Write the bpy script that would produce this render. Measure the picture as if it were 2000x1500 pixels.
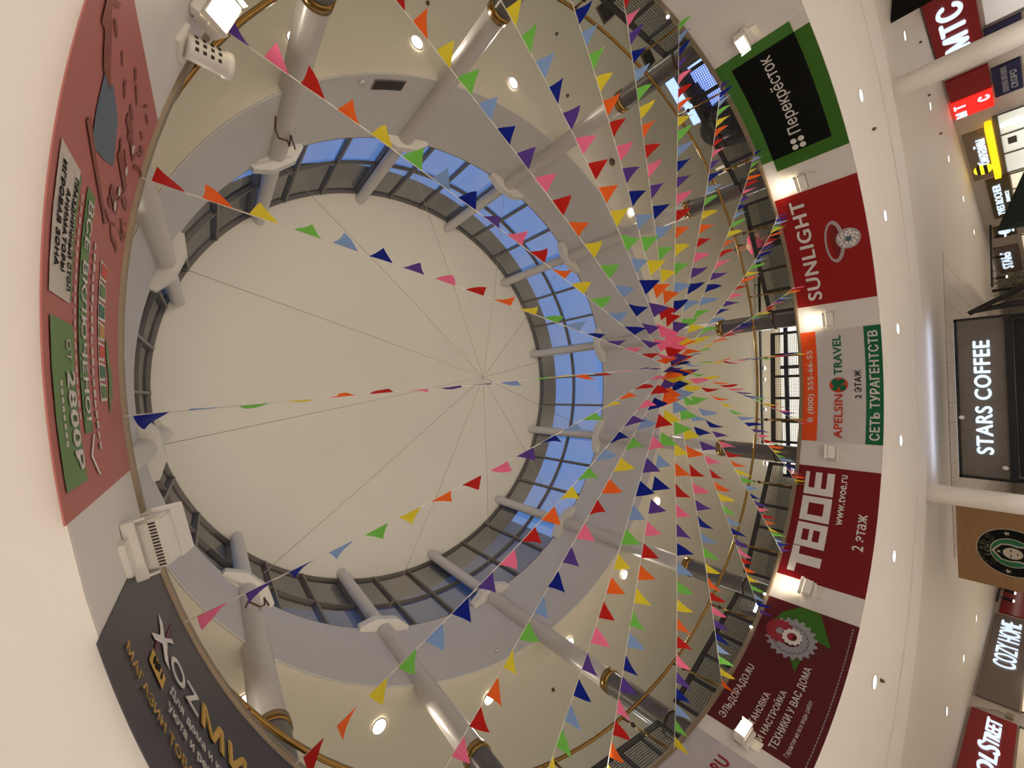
import bpy, bmesh, math, random
from mathutils import Vector, Matrix
random.seed(7)
PI = math.pi
for o in list(bpy.data.objects):
    bpy.data.objects.remove(o, do_unlink=True)
SC = bpy.context.scene
COL = SC.collection

# ------------------------------------------------------------------ camera
cam_d = bpy.data.cameras.new('camera')
cam_d.sensor_fit = 'HORIZONTAL'; cam_d.sensor_width = 36.0
cam_d.lens = 794.395 / 2000 * 36.0
cam_d.clip_end = 300; cam_d.clip_start = 0.02
cam = bpy.data.objects.new('camera', cam_d); COL.objects.link(cam)
Rm = Matrix(((0.8053259911, -0.0211173067, -0.5924559962),
             (0.0, -0.9993653690, 0.0356210506),
             (-0.5928322259, -0.0286865578, -0.8048149063)))
cam.matrix_world = Matrix.Translation((-4.92940, 0.48069, 1.6)) @ Rm.to_4x4()
SC.camera = cam

# ------------------------------------------------------------------ world, exposure
SC.view_settings.view_transform = 'Standard'
SC.view_settings.look = 'None'
SC.view_settings.gamma = 1.0
SC.view_settings.exposure = 0.28
SC.view_settings.use_curve_mapping = False
W = bpy.data.worlds.new('dusk_sky'); SC.world = W; W.use_nodes = True
nt = W.node_tree; nt.nodes.clear()
wo = nt.nodes.new('ShaderNodeOutputWorld'); bg = nt.nodes.new('ShaderNodeBackground')
tc = nt.nodes.new('ShaderNodeTexCoord'); sp = nt.nodes.new('ShaderNodeSeparateXYZ'); rp = nt.nodes.new('ShaderNodeValToRGB')
nt.links.new(tc.outputs['Generated'], sp.inputs[0]); nt.links.new(sp.outputs['Z'], rp.inputs[0])
rp.color_ramp.elements[0].position = 0.0; rp.color_ramp.elements[0].color = (0.13, 0.27, 0.60, 1)
rp.color_ramp.elements[1].position = 1.0; rp.color_ramp.elements[1].color = (0.085, 0.20, 0.50, 1)
nt.links.new(rp.outputs[0], bg.inputs['Color']); bg.inputs['Strength'].default_value = 0.95
nt.links.new(bg.outputs[0], wo.inputs[0])

WARM = (1.0, 0.90, 0.77); NEUT = (1.0, 0.955, 0.915)
def light(kind, name, loc, energy, color=WARM, radius=0.06, direction=(0, 0, -1), angle=120, blend=0.5, parent=None, size=None):
    d = bpy.data.lights.new(name, kind); d.energy = energy; d.color = color
    if kind == 'SPOT': d.spot_size = math.radians(angle); d.spot_blend = blend; d.shadow_soft_size = radius
    elif kind == 'AREA':
        d.shape = 'RECTANGLE'; d.size = size[0]; d.size_y = size[1]
    else: d.shadow_soft_size = radius
    o = bpy.data.objects.new(name, d); COL.objects.link(o)
    o.rotation_euler = Vector(direction).to_track_quat('-Z', 'Y').to_euler(); o.location = loc
    if parent is not None:
        o.parent = parent
    return o
E_UP, E_LOW, E_FLOOD, E_HALL = 105, 225, 20, 190   # gallery downlights, ground-floor downlights, floodlights, hall rows

# ------------------------------------------------------------------ helpers
def rad(a): return math.radians(a)
def pol(r, az, z): return Vector((r * math.cos(rad(az)), r * math.sin(rad(az)), z))
def s2l(c):
    c = c / 255.0
    return c / 12.92 if c <= 0.04045 else ((c + 0.055) / 1.055) ** 2.4
def rgb(r, g, b): return (s2l(r), s2l(g), s2l(b), 1)
MATS = {}
def mat(name, col, rough=0.6, metal=0.0, var=0.06, scale=6.0, emit=None, estr=0.0, spec=0.4, trans=0.0, stretch=None):
    if name in MATS: return MATS[name]
    m = bpy.data.materials.new(name); m.use_nodes = True; t = m.node_tree; t.nodes.clear()
    out = t.nodes.new('ShaderNodeOutputMaterial'); p = t.nodes.new('ShaderNodeBsdfPrincipled')
    tcn = t.nodes.new('ShaderNodeTexCoord'); n = t.nodes.new('ShaderNodeTexNoise'); mx = t.nodes.new('ShaderNodeMix'); mx.data_type = 'RGBA'
    n.inputs['Scale'].default_value = scale; n.inputs['Detail'].default_value = 4
    if stretch:
        mp = t.nodes.new('ShaderNodeMapping'); mp.inputs['Scale'].default_value = stretch
        t.links.new(tcn.outputs['Object'], mp.inputs[0]); t.links.new(mp.outputs[0], n.inputs['Vector'])
    else: t.links.new(tcn.outputs['Object'], n.inputs['Vector'])
    mx.inputs['A'].default_value = tuple(c * (1 - var) for c in col[:3]) + (1,)
    mx.inputs['B'].default_value = tuple(min(1, c * (1 + var)) for c in col[:3]) + (1,)
    t.links.new(n.outputs['Fac'], mx.inputs['Factor']); t.links.new(mx.outputs['Result'], p.inputs['Base Color'])
    p.inputs['Roughness'].default_value = rough; p.inputs['Metallic'].default_value = metal
    p.inputs['Specular IOR Level'].default_value = spec
    if emit is not None:
        p.inputs['Emission Color'].default_value = emit; p.inputs['Emission Strength'].default_value = estr
    if trans > 0:
        tr = t.nodes.new('ShaderNodeBsdfTranslucent'); t.links.new(mx.outputs['Result'], tr.inputs['Color'])
        ms = t.nodes.new('ShaderNodeMixShader'); ms.inputs[0].default_value = trans
        t.links.new(p.outputs[0], ms.inputs[1]); t.links.new(tr.outputs[0], ms.inputs[2]); t.links.new(ms.outputs[0], out.inputs[0])
    else: t.links.new(p.outputs[0], out.inputs[0])
    MATS[name] = m; return m
def glass_mat(name, tint, refl=0.07):
    m = bpy.data.materials.new(name); m.use_nodes = True; t = m.node_tree; t.nodes.clear()
    out = t.nodes.new('ShaderNodeOutputMaterial'); tr = t.nodes.new('ShaderNodeBsdfTransparent'); gl = t.nodes.new('ShaderNodeBsdfGlossy')
    mx = t.nodes.new('ShaderNodeMixShader'); fr = t.nodes.new('ShaderNodeFresnel'); fr.inputs[0].default_value = 1.5
    nz = t.nodes.new('ShaderNodeTexNoise'); nz.inputs['Scale'].default_value = 0.6
    ml = t.nodes.new('ShaderNodeMath'); ml.operation = 'MULTIPLY'; ml2 = t.nodes.new('ShaderNodeMath'); ml2.operation = 'MULTIPLY'; ml2.inputs[1].default_value = 0.75
    t.links.new(nz.outputs['Fac'], ml.inputs[0]); t.links.new(fr.outputs[0], ml2.inputs[0]); t.links.new(ml2.outputs[0], ml.inputs[1])
    tr.inputs[0].default_value = tint; gl.inputs['Roughness'].default_value = 0.05
    t.links.new(ml.outputs[0], mx.inputs[0]); t.links.new(tr.outputs[0], mx.inputs[1]); t.links.new(gl.outputs[0], mx.inputs[2]); t.links.new(mx.outputs[0], out.inputs[0])
    return m

def link(name, bm, m, parent=None, smooth=False):
    me = bpy.data.meshes.new(name); bm.to_mesh(me); bm.free()
    if m is not None: me.materials.append(m)
    if smooth:
        for p in me.polygons: p.use_smooth = True
    o = bpy.data.objects.new(name, me); COL.objects.link(o)
    if parent is not None: o.parent = parent
    return o
def tag(o, label, cat, group=None, kind=None):
    o['label'] = label; o['category'] = cat
    if group: o['group'] = group
    if kind: o['kind'] = kind
    return o
def struct(o, label=None):
    o['kind'] = 'structure'
    if label: o['label'] = label
    return o
def thing(name, label, cat, loc=(0, 0, 0), rz=0.0, group=None):
    o = bpy.data.objects.new(name, None); COL.objects.link(o)
    o.empty_display_size = 0.1; o.location = loc; o.rotation_euler = (0, 0, rz)
    return tag(o, label, cat, group)
def revolve(profile, a0=0, a1=360, n=144, closed=True, bm=None):
    bm = bm or bmesh.new(); full = abs(a1 - a0) >= 359.9; k = n if full else n + 1; rings = []
    for i in range(k):
        a = rad(a0 + (a1 - a0) * i / n); c, s = math.cos(a), math.sin(a)
        rings.append([bm.verts.new((r * c, r * s, z)) for r, z in profile])
    m = len(profile)
    for i in range(n):
        A = rings[i]; B = rings[(i + 1) % k]
        for j in range(m if closed else m - 1):
            j2 = (j + 1) % m
            if A[j] is B[j]: continue
            bm.faces.new((A[j], B[j], B[j2], A[j2]))
    if closed and not full:
        bm.faces.new(rings[0]); bm.faces.new(list(reversed(rings[-1])))
    return bm
def box(bm, c, s, M=None):
    vs = []
    for x in (-.5, .5):
        for y in (-.5, .5):
            for z in (-.5, .5):
                v = Vector((c[0] + x * s[0], c[1] + y * s[1], c[2] + z * s[2]))
                vs.append(bm.verts.new(M @ v if M is not None else v))
    for f in ((0, 1, 3, 2), (4, 6, 7, 5), (0, 4, 5, 1), (2, 3, 7, 6), (0, 2, 6, 4), (1, 5, 7, 3)):
        bm.faces.new([vs[i] for i in f])
    return bm
def tube(bm, pts, r, n=10, caps=True):
    pts = [Vector(p) for p in pts]; rings = []; rr = r if isinstance(r, (list, tuple)) else [r] * len(pts)
    up = None
    for i, p in enumerate(pts):
        d = (pts[min(i + 1, len(pts) - 1)] - pts[max(i - 1, 0)]).normalized()
        if up is None:
            up = Vector((0, 0, 1)) if abs(d.z) < 0.9 else Vector((1, 0, 0))
        u = d.cross(up).normalized(); v = u.cross(d).normalized(); up = v
        rings.append([bm.verts.new(p + rr[i] * (math.cos(2 * PI * k / n) * u + math.sin(2 * PI * k / n) * v)) for k in range(n)])
    for A, B in zip(rings, rings[1:]):
        for k in range(n):
            bm.faces.new((A[k], A[(k + 1) % n], B[(k + 1) % n], B[k]))
    if caps:
        bm.faces.new(list(reversed(rings[0]))); bm.faces.new(rings[-1])
    return bm
def prism(bm, poly, z0, z1, M=None):
    lo = [Vector((x, y, z0)) for x, y in poly]; hi = [Vector((x, y, z1)) for x, y in poly]
    if M is not None: lo = [M @ v for v in lo]; hi = [M @ v for v in hi]
    lo = [bm.verts.new(v) for v in lo]; hi = [bm.verts.new(v) for v in hi]; n = len(poly)
    bm.faces.new(list(reversed(lo))); bm.faces.new(hi)
    for i in range(n): bm.faces.new((lo[i], lo[(i + 1) % n], hi[(i + 1) % n], hi[i]))
    return bm
def text_bm(s, bold=0.0, extrude=0.0, shear=0.0, space=1.0):
    """letters as flat faces; heavier weight = the outline repeated with small shifts, each a hair further out"""
    c = bpy.data.curves.new('tmp', 'FONT'); c.body = s; c.size = 1.0; c.extrude = extrude
    c.shear = shear; c.space_character = space + bold * 2.2; c.resolution_u = 4
    o = bpy.data.objects.new('tmp', c); COL.objects.link(o)
    dg = bpy.context.evaluated_depsgraph_get(); dg.update()
    me = bpy.data.meshes.new_from_object(o.evaluated_get(dg))
    bm = bmesh.new()
    sh = [(0, 0)] if bold <= 0 else [(-bold, 0), (bold, 0), (0, -bold * .6), (0, bold * .6)]
    for k, (dx, dy) in enumerate(sh):
        n0 = len(bm.verts); bm.from_mesh(me); bm.verts.ensure_lookup_table()
        for v in bm.verts[n0:]: v.co.x += dx; v.co.y += dy; v.co.z += .0009 * k
    bpy.data.objects.remove(o); bpy.data.curves.remove(c); bpy.data.meshes.remove(me)
    return bm
CAP = 0.727
def fit(bm, x0, x1, z0, z1, yspan=None):
    """flat text (x right, y up) -> x in [x0,x1], baseline z0, cap height z1; y of the result is the old depth"""
    xs = [v.co.x for v in bm.verts]; a, b = min(xs), max(xs)
    for v in bm.verts:
        v.co = Vector((x0 + (v.co.x - a) / (b - a) * (x1 - x0), v.co.z, z0 + v.co.y / CAP * (z1 - z0)))
    return bm
RF = 5.40
def cut_cols(bm, step, axis=0):
    xs = [v.co[axis] for v in bm.verts]; a, b = min(xs), max(xs)
    x = math.floor(a / step) * step + step
    while x < b:
        no = [0, 0, 0]; no[axis] = 1; co = [0, 0, 0]; co[axis] = x
        bmesh.ops.bisect_plane(bm, geom=bm.verts[:] + bm.edges[:] + bm.faces[:], plane_co=co, plane_no=no, dist=1e-6)
        x += step
def wrap(bm, lift, step=2.0, R=RF):
    """x = -azimuth in degrees, z = height -> onto the inside of the fascia, lifted inwards"""
    cut_cols(bm, step)
    for v in bm.verts:
        v.co = pol(R - lift - v.co.y, -v.co.x, v.co.z)
    return bm
def w_text(s, aL, aR, z0, z1, m, parent, lift=0.012, bold=0.0, name='lettering', shear=0, space=1.0):
    bm = fit(text_bm(s, bold, 0, shear, space), -aL, -aR, z0, z1)
    return link(name, wrap(bm, lift), m, parent)
def flat_poly(bm, pts):
    vs = [bm.verts.new((-a, 0, z)) for a, z in pts]
    f = bm.faces.new(vs); return f
def w_polys(polys, m, parent, lift=0.009, name='emblem'):
    bm = bmesh.new()
    for p in polys: flat_poly(bm, p)
    bmesh.ops.triangulate(bm, faces=bm.faces[:])
    return link(name, wrap(bm, lift), m, parent)
def rect(aL, aR, z0, z1): return [(aL, z0), (aR, z0), (aR, z1), (aL, z1)]
KA = 180 / PI / RF          # degrees of azimuth per metre on the fascia
def ell(ac, zc, w, h, n=24, rot=0.0, a0=0, a1=360):
    out = []
    for i in range(n):
        t = rad(a0 + (a1 - a0) * i / n); x, y = w * math.cos(t), h * math.sin(t)
        c, s = math.cos(rot), math.sin(rot)
        out.append((ac - (x * c - y * s) * KA, zc + x * s + y * c))
    return out

# ------------------------------------------------------------------ materials
M_fascia = mat('fascia_paint', rgb(226, 220, 215), 0.55, var=0.03, scale=1.5)
M_soffit = mat('soffit_paint', rgb(228, 220, 211), 0.6, var=0.025, scale=0.8)
M_hallceil = mat('hall_ceiling_paint', rgb(216, 206, 194), 0.6, var=0.03, scale=0.7)
M_galceil = mat('gallery_ceiling_paint', rgb(222, 212, 192), 0.6, var=0.03, scale=0.6)
M_drum = mat('drum_plaster', rgb(216, 210, 203), 0.7, var=0.03, scale=0.9)
M_dome = mat('dome_plaster', rgb(230, 221, 200), 0.75, var=0.045, scale=0.45)
M_floor = mat('floor_tile', rgb(196, 190, 182), 0.35, var=0.05, scale=2)
M_wall = mat('hall_wall_paint', rgb(190, 178, 166), 0.6, var=0.04)
M_steel = mat('column_paint', rgb(210, 202, 192), 0.32, var=0.02, spec=0.5)
M_dark = mat('column_cover_grey', rgb(112, 106, 100), 0.28, metal=0.35, var=0.05)
M_brass = mat('brass', rgb(160, 124, 68), 0.22, metal=0.95, var=0.08, scale=12)
M_trim = mat('trim_bronze', rgb(150, 132, 108), 0.35, metal=0.35, var=0.06)
M_bronze = mat('mullion_bronze', rgb(120, 110, 98), 0.4, metal=0.4, var=0.05)
M_eave = mat('eave_board', rgb(66, 56, 47), 0.9, var=0.1)
M_ext = mat('exterior_wall', rgb(86, 96, 112), 0.9, var=0.08)
M_white = mat('white_metal', rgb(228, 222, 212), 0.4, var=0.03)
M_mesh = mat('mesh_frame_charcoal', rgb(70, 66, 62), 0.5, metal=0.3, var=0.06)
M_black = mat('black_plastic', rgb(24, 22, 22), 0.4, var=0.05)
M_wire = mat('cable_grey', rgb(150, 140, 122), 0.6, var=0.05)
M_cord = mat('cord_white', rgb(225, 218, 205), 0.8, var=0.05)
M_lamp = mat('lamp_glow', (1, .95, .86, 1), 0.4, emit=(1, .93, .82, 1), estr=9.0)
M_lampc = mat('lamp_glow_cool', (1, 1, 1, 1), 0.4, emit=(.86, .95, 1, 1), estr=9.0)
M_flood = mat('flood_glow', (1, .9, .7, 1), 0.4, emit=(1, .84, .56, 1), estr=22.0)
M_fglass = mat('flood_glass_unlit', rgb(150, 150, 148), 0.15, var=0.05)
M_sign = mat('sign_white_glow', (.45, .5, .55, 1), 0.4, emit=(.70, .84, 1, 1), estr=.82)
M_glass = glass_mat('window_glass', (0.90, 0.95, 1.0, 1))

# ------------------------------------------------------------------ the setting
Z_F0, Z_F1, Z_C, Z_W0, Z_W1 = 3.65, 4.965, 8.84, 11.11, 14.66
struct(link('wall_fascia', revolve([(5.40, Z_F0 + .012), (5.40, Z_F1), (5.62, Z_F1), (5.62, Z_F0 + .012)]), M_fascia), 'white round fascia wall between the two floors')
struct(link('ceiling_soffit', revolve([(5.402, Z_F0), (5.402, Z_F0 + .01), (5.64, Z_F0 + .02), (5.64, 3.9), (8.3, 3.9), (8.3, Z_F0)]), M_soffit), 'plain beige soffit ring around the opening')
struct(link('trim_beam', revolve([(8.3, 3.9), (8.3, 3.625), (9.15, 3.61), (9.15, 3.9)]), M_soffit), 'shallow ring beam in the ground floor ceiling')
bm = revolve([(9.15, 3.64), (9.15, 3.9), (45, 3.9), (45, 3.64)])
struct(link('ceiling_hall', bm, M_hallceil), 'flat ceiling of the shop hall')
mt_ = mat('ceiling_tiles', rgb(206, 194, 182), .35, var=.03)
t_ = mt_.node_tree; br = t_.nodes.new('ShaderNodeTexBrick'); br.offset = 0; br.inputs['Scale'].default_value = 1.0; br.inputs['Brick Width'].default_value = 1.2; br.inputs['Row Height'].default_value = .6
br.inputs['Mortar Size'].default_value = .008; br.inputs['Color1'].default_value = rgb(206, 194, 182); br.inputs['Color2'].default_value = rgb(200, 188, 176); br.inputs['Mortar'].default_value = rgb(96, 84, 76)
pb_ = [n for n in t_.nodes if n.type == 'BSDF_PRINCIPLED'][0]; tx_ = [n for n in t_.nodes if n.type == 'TEX_COORD'][0]
t_.links.new(tx_.outputs['Object'], br.inputs['Vector']); t_.links.new(br.outputs['Color'], pb_.inputs['Base Color'])
bm = bmesh.new(); box(bm, (24, .6, 3.636), (23, 9.0, .02)); struct(link('ceiling_tiles', bm, mt_), 'tiled strip of the hall ceiling beyond the ring beam')
bm = bmesh.new(); box(bm, (8, 0, -0.05), (60, 44, 0.1)); struct(link('floor', bm, M_floor))
def wall_line(name, a, b, t, m):
    d = (b - a).normalized(); n = Vector((-d.y, d.x, 0)) * t
    bm = bmesh.new(); prism(bm, [(a.x, a.y), (b.x, b.y), (b.x + n.x, b.y + n.y), (a.x + n.x, a.y + n.y)], 0, 3.64)
    return struct(link(name, bm, m))
LA, LB = Vector((12.6, -9.8, 0)), Vector((28, -7.0, 0)); TL = (LB - LA).normalized()
RA, RB = Vector((10.9, 10.25, 0)), Vector((21.4, 9.5, 0)); TR = (RB - RA).normalized()
wall_line('wall_right', LA + TL * 30, LA - TL * 30, 0.3, M_wall)
wall_line('wall_left', RA - TR * 30, RA + TR * 30, 0.3, M_wall)
bm = bmesh.new(); box(bm, (36, 0, 1.82), (0.3, 24, 3.64)); struct(link('wall_far', bm, M_wall))
bm = bmesh.new(); box(bm, (-15, 0, 1.82), (0.3, 36, 3.64)); struct(link('wall_back', bm, M_wall))
# gallery
struct(link('floor_gallery', revolve([(5.62, 4.7), (5.62, Z_F1), (15.5, Z_F1), (15.5, 4.7)]), M_floor))
struct(link('ceiling_gallery', revolve([(6.05, Z_C), (6.15, 8.825), (6.3, 8.79), (6.5, 8.757), (6.8, 8.742), (7.2, 8.74), (15.5, 8.74), (15.5, 9.1), (6.28, 9.1), (6.05, 8.86)]), M_galceil), 'cream ceiling over the upper gallery')
struct(link('wall_gallery', revolve([(14.6, Z_F1), (14.6, 8.74), (15.0, 8.74), (15.0, Z_F1)], n=96), mat('gallery_wall_paint', rgb(176, 176, 166), 0.6)))
struct(link('wall_drum', revolve([(6.024, Z_C), (6.03, Z_W0), (6.33, Z_W0), (6.33, 9.12), (6.27, 9.12), (6.045, 8.87), (6.045, Z_C)]), M_drum), 'grey round drum wall below the windows')
# trim at the top of the fascia
struct(link('trim_1', revolve([(5.40, Z_F1 - 0.004), (5.378, Z_F1), (5.372, 4.995), (5.378, 5.025), (5.43, 5.04), (5.62, 5.03), (5.62, Z_F1)]), M_trim), 'bronze trim capping the fascia')
# dome
prof = [(6.235, Z_W1), (6.6, Z_W1 + .02), (6.6, Z_W1 + .3)]
R_s = (6.235 ** 2 + 1.55 ** 2) / (2 * 1.55); zc = Z_W1 + 1.55 - R_s
inner = []
for i in range(0, 25):
    r = 6.235 * i / 24
    inner.append((max(r, 0.002), zc + math.sqrt(R_s ** 2 - r * r)))
bm = revolve(inner, n=96, closed=False)
struct(link('ceiling_dome', bm, M_dome, smooth=True), 'smooth cream dome over the atrium')
struct(link('trim_eave', revolve([(6.235, Z_W1), (7.05, Z_W1), (7.05, Z_W1 + .25), (6.235, Z_W1 + .25)]), M_eave), 'dark eave board outside the dome windows')
struct(link('trim_sill', revolve([(6.03, Z_W0 - .02), (6.03, Z_W0 + .03), (6.34, Z_W0 + .03), (6.34, Z_W0 - .02)]), M_bronze))
# windows: one curved bay between each two columns
PIPE = [-13.3 + 30 * k for k in range(12)]
COLAZ = [-13.2, 17.0, 47.0, 77.5, 106.0, 136.0, 167.0, 199.2, 228.4, 257.9, 287.8, 316.5]
ZR = 12.72
for k in range(12):
    a0 = PIPE[k]
    bm = bmesh.new()
    for j in range(3):
        a = a0 + 10 * j
        M = Matrix.Rotation(rad(a), 4, 'Z')
        box(bm, (6.19, 0, (Z_W0 + Z_W1) / 2), (0.13, 0.062, Z_W1 - Z_W0), M)
    for z, h in ((ZR, .06), (Z_W1 - .03, .06), (Z_W0 + .06, .06)):
        revolve([(6.14, z - h / 2), (6.14, z + h / 2), (6.23, z + h / 2), (6.23, z - h / 2)], a0, a0 + 30, 12, bm=bm)
    fr = struct(link('window_%d' % (k + 1), bm, M_bronze), 'curved bronze framed window bay below the dome')
    bm = revolve([(6.21, Z_W0), (6.21, Z_W1)], a0, a0 + 30, 12, closed=False)
    link('pane', bm, M_glass, fr)
# a taller neighbouring block seen through the windows
bm = bmesh.new(); box(bm, (-5.0, 15.5, 22), (46, 7, 44)); struct(link('wall_exterior', bm, M_ext), 'dark neighbouring block outside the windows')

# ------------------------------------------------------------------ where things are, in words
BANNERS = [(-58.3, 'the green supermarket banner'), (-28.1, 'the red diamond ring banner'), (2.3, 'the white travel agency banner'),
           (32.5, 'the bright red clothing banner'), (63.5, 'the dark red gear banner'), (92.5, 'the white banner with red letters'),
           (153.5, 'the black household goods banner'), (-178, 'the faded pink children banner')]
def where(az):
    best = min(BANNERS, key=lambda b: abs((az - b[0] + 180) % 360 - 180)); d = (az - best[0] + 180) % 360 - 180
    part = 'left part' if d > 4.5 else ('right part' if d < -4.5 else 'middle')
    return part + ' of ' + best[1]

# ------------------------------------------------------------------ columns
COLNAME = {-13.3: 'between the diamond ring banner and the travel banner', 16.7: 'between the travel banner and the bright red clothing banner',
           46.7: 'between the clothing banner and the gear banner', 76.7: 'between the gear banner and the white web banner',
           106.7: 'right of the two glaring downlights at the bottom', 136.7: 'beside the black household banner',
           166.7: 'between the black banner and the pink banner', 196.7: 'above the logo end of the pink children banner, beside red pennant',
           226.7: 'with loose brown cable, beside the glaring downlight near the corner floodlight', 256.7: 'lit white along one side, in the top middle',
           286.7: 'left of the green supermarket banner, behind the bunting', 316.7: 'between the green banner and the diamond ring banner'}
def mk_column(az, name_az):
    t = thing('column', 'pale round steel column ' + COLNAME[round(name_az, 1)], 'column', pol(6.02, az, Z_F1), rad(az), 'atrium columns')
    def lathe(prof, n=28, name='', m=None, sm=True):
        return link(name, revolve([(r, z - Z_F1) for r, z in prof], n=n, closed=False), m, t, sm)
    lathe([(.185, 6.9), (.185, 10.95)], 28, 'shaft', M_steel)
    lathe([(.150, 11.0), (.150, Z_W1 + .35)], 28, 'upper_shaft', M_steel)
    lathe([(.192, Z_F1), (.192, 6.86)], 28, 'cover', M_dark)
    lathe([(.186, 6.84), (.208, 6.84), (.208, 6.98), (.186, 6.98)], 28, 'collar', M_brass)
    lathe([(.192, 5.62), (.205, 5.62), (.205, 5.66), (.192, 5.66)], 28, 'clamp_band', mat('clamp_brown', rgb(70, 48, 30), .5))
    bm = bmesh.new()
    prism(bm, [(.02, -.58), (-.10, -.58), (-.26, -.26), (-.26, .26), (-.10, .58), (.02, .58)], 10.95 - Z_F1, 11.15 - Z_F1)
    link('bracket', bm, M_white, t)
    if round(az, 1) in (136.0, 228.4):
        L = lambda a_, z: Matrix.Rotation(-rad(az), 3, 'Z') @ (pol(5.80, a_, 0) - pol(6.02, az, 0)) + Vector((0, 0, z - Z_F1))
        pts = [(-136.6, 8.9), (-136.1, 9.3), (-134.8, 9.7), (-132.3, 10.0), (-131.6, 10.25), (-131.9, 9.85), (-129.8, 10.5)] if az > 200 else [(140.0, 9.25), (139.2, 9.6), (136.5, 9.75), (135.2, 10.0), (134.9, 10.35), (134.2, 10.1)]
        link('loose_cable', tube(bmesh.new(), [L(*p) for p in pts], .016, 6), mat('cable_brown', rgb(104, 62, 36), .6), t, True)
    return t
for k in range(12):
    mk_column(COLAZ[k], PIPE[k])
# cable star hung from the brackets
t = tag(bpy.data.objects.new('cable_star', None), 'thin grey cables meeting at one point under the dome', 'cable'); COL.objects.link(t); t.location = (0, 0, 9.4)
for a in COLAZ:
    bm = tube(bmesh.new(), [pol(5.75, a, 11.06 - 9.4), pol(2.6, a, 10.08 - 9.4), (0, 0, 0)], 0.006, 5)
    link('wire', bm, M_wire, t)

# ------------------------------------------------------------------ downlights
UPAZ = [-8.0 + 20.2 * 0 + 20 * k for k in range(18)]
def downlight(x, y, z, label, cat_group, r=0.105, m=M_lamp, energy=60, ang=130, color=WARM):
    t = thing('downlight', label, 'ceiling light', (x, y, z), 0, cat_group)
    link('trim_ring', revolve([(r, -.004), (r * 1.22, -.012), (r * 1.28, 0.004), (r, .004)], n=24), M_white, t, True)
    link('lens', revolve([(0.001, -.006), (r, -.006)], n=24, closed=False), m, t)
    light('SPOT', 'lamp_light', (0, 0, -.04), energy, color, r * .8, (0, 0, -1), ang, 0.6, t)
    return t
UP_SEEN = {-128: 'glaring round downlight beside the column nearest the corner floodlight', -108: 'round downlight in the gallery ceiling above the drum vent grille',
           -88: 'round downlight left of the green banner, beyond the pale column', -48: 'round downlight behind the bunting above the green banner',
           32: 'round downlight in the gallery ceiling above the bright red clothing banner', 52: 'round downlight above the gap between clothing and gear banners',
           72: 'round downlight half hidden behind a column above the gear banner', 92: 'round downlight behind the orange pennant at photo bottom',
           112: 'large glaring downlight between two columns at photo bottom', 132: 'glaring downlight over the edge of the black household banner'}
for k in range(18):
    a = -8.3 + 20.1 * k
    if a > 180: a -= 360
    p = pol(6.6, a, 8.735)
    key = min(UP_SEEN, key=lambda q: abs(q - a))
    if abs(key - a) < 6:
        downlight(p.x, p.y, p.z, UP_SEEN[key], 'gallery ceiling downlights', 0.11, M_lamp, E_UP)
    else:
        light('SPOT', 'lamp_light', p - Vector((0, 0, .05)), E_UP, WARM, .09, (0, 0, -1), 130, .6)
LOW_SEEN = {-48.5: 'below the right part of the green banner', -28.3: 'below the middle of the diamond ring banner', -8.4: 'below the right end of the travel banner',
            11.6: 'below the left end of the travel banner', 31.5: 'below the middle of the clothing banner', 51.4: 'below the gap between clothing and gear banners'}
for k in range(18):
    a = -8.4 + 20 * k
    if a > 180: a -= 360
    p = pol(6.72, a, 3.645)
    key = min(LOW_SEEN, key=lambda q: abs(q - a))
    if abs(key - a) < 3:
        downlight(p.x, p.y, p.z, 'round white downlight in the beige soffit ' + LOW_SEEN[key], 'soffit downlights', 0.10, M_lampc, E_LOW, 140, NEUT)
    else:
        light('SPOT', 'lamp_light', p - Vector((0, 0, .05)), E_LOW, NEUT, .09, (0, 0, -1), 140, .6)
HALL = [((1765, 72), 11.67, -44.8, 'in front of the glowing white lettered red sign'), ((1815, 208), 13.77, -34.6, 'in front of the plain red sign'),
        ((1851, 312), 16.07, -27.2, 'in front of the yellow lit bar'), ((1880, 390), 18.78, -21.7, 'in front of the olive perfume sign'),
        ((1901, 453), 21.29, -17.5, 'farthest along the track light'), ((1905, 1208), 18.32, 26.1, 'nearest the wood panel with round logo'),
        ((1880, 1285), 15.77, 31.7, 'in front of the grey home store sign'), ((1847, 1388), 13.47, 39.2, 'in front of the dark red street sign')]
for _, r, a, w in HALL:
    p = pol(r, a, 3.635)
    downlight(p.x, p.y, p.z, 'small hall ceiling downlight ' + w, 'hall downlights', 0.10, M_lampc, E_HALL, 140, NEUT)
for x, y in ((13, 0), (17, 3), (22, 0), (27, 3), (-8, 5), (-8, -5), (-11, 0)):
    light('SPOT', 'lamp_light', (x, y, 3.55), E_HALL * 1.6, NEUT, .1, (0, 0, -1), 150, .6)

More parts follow.
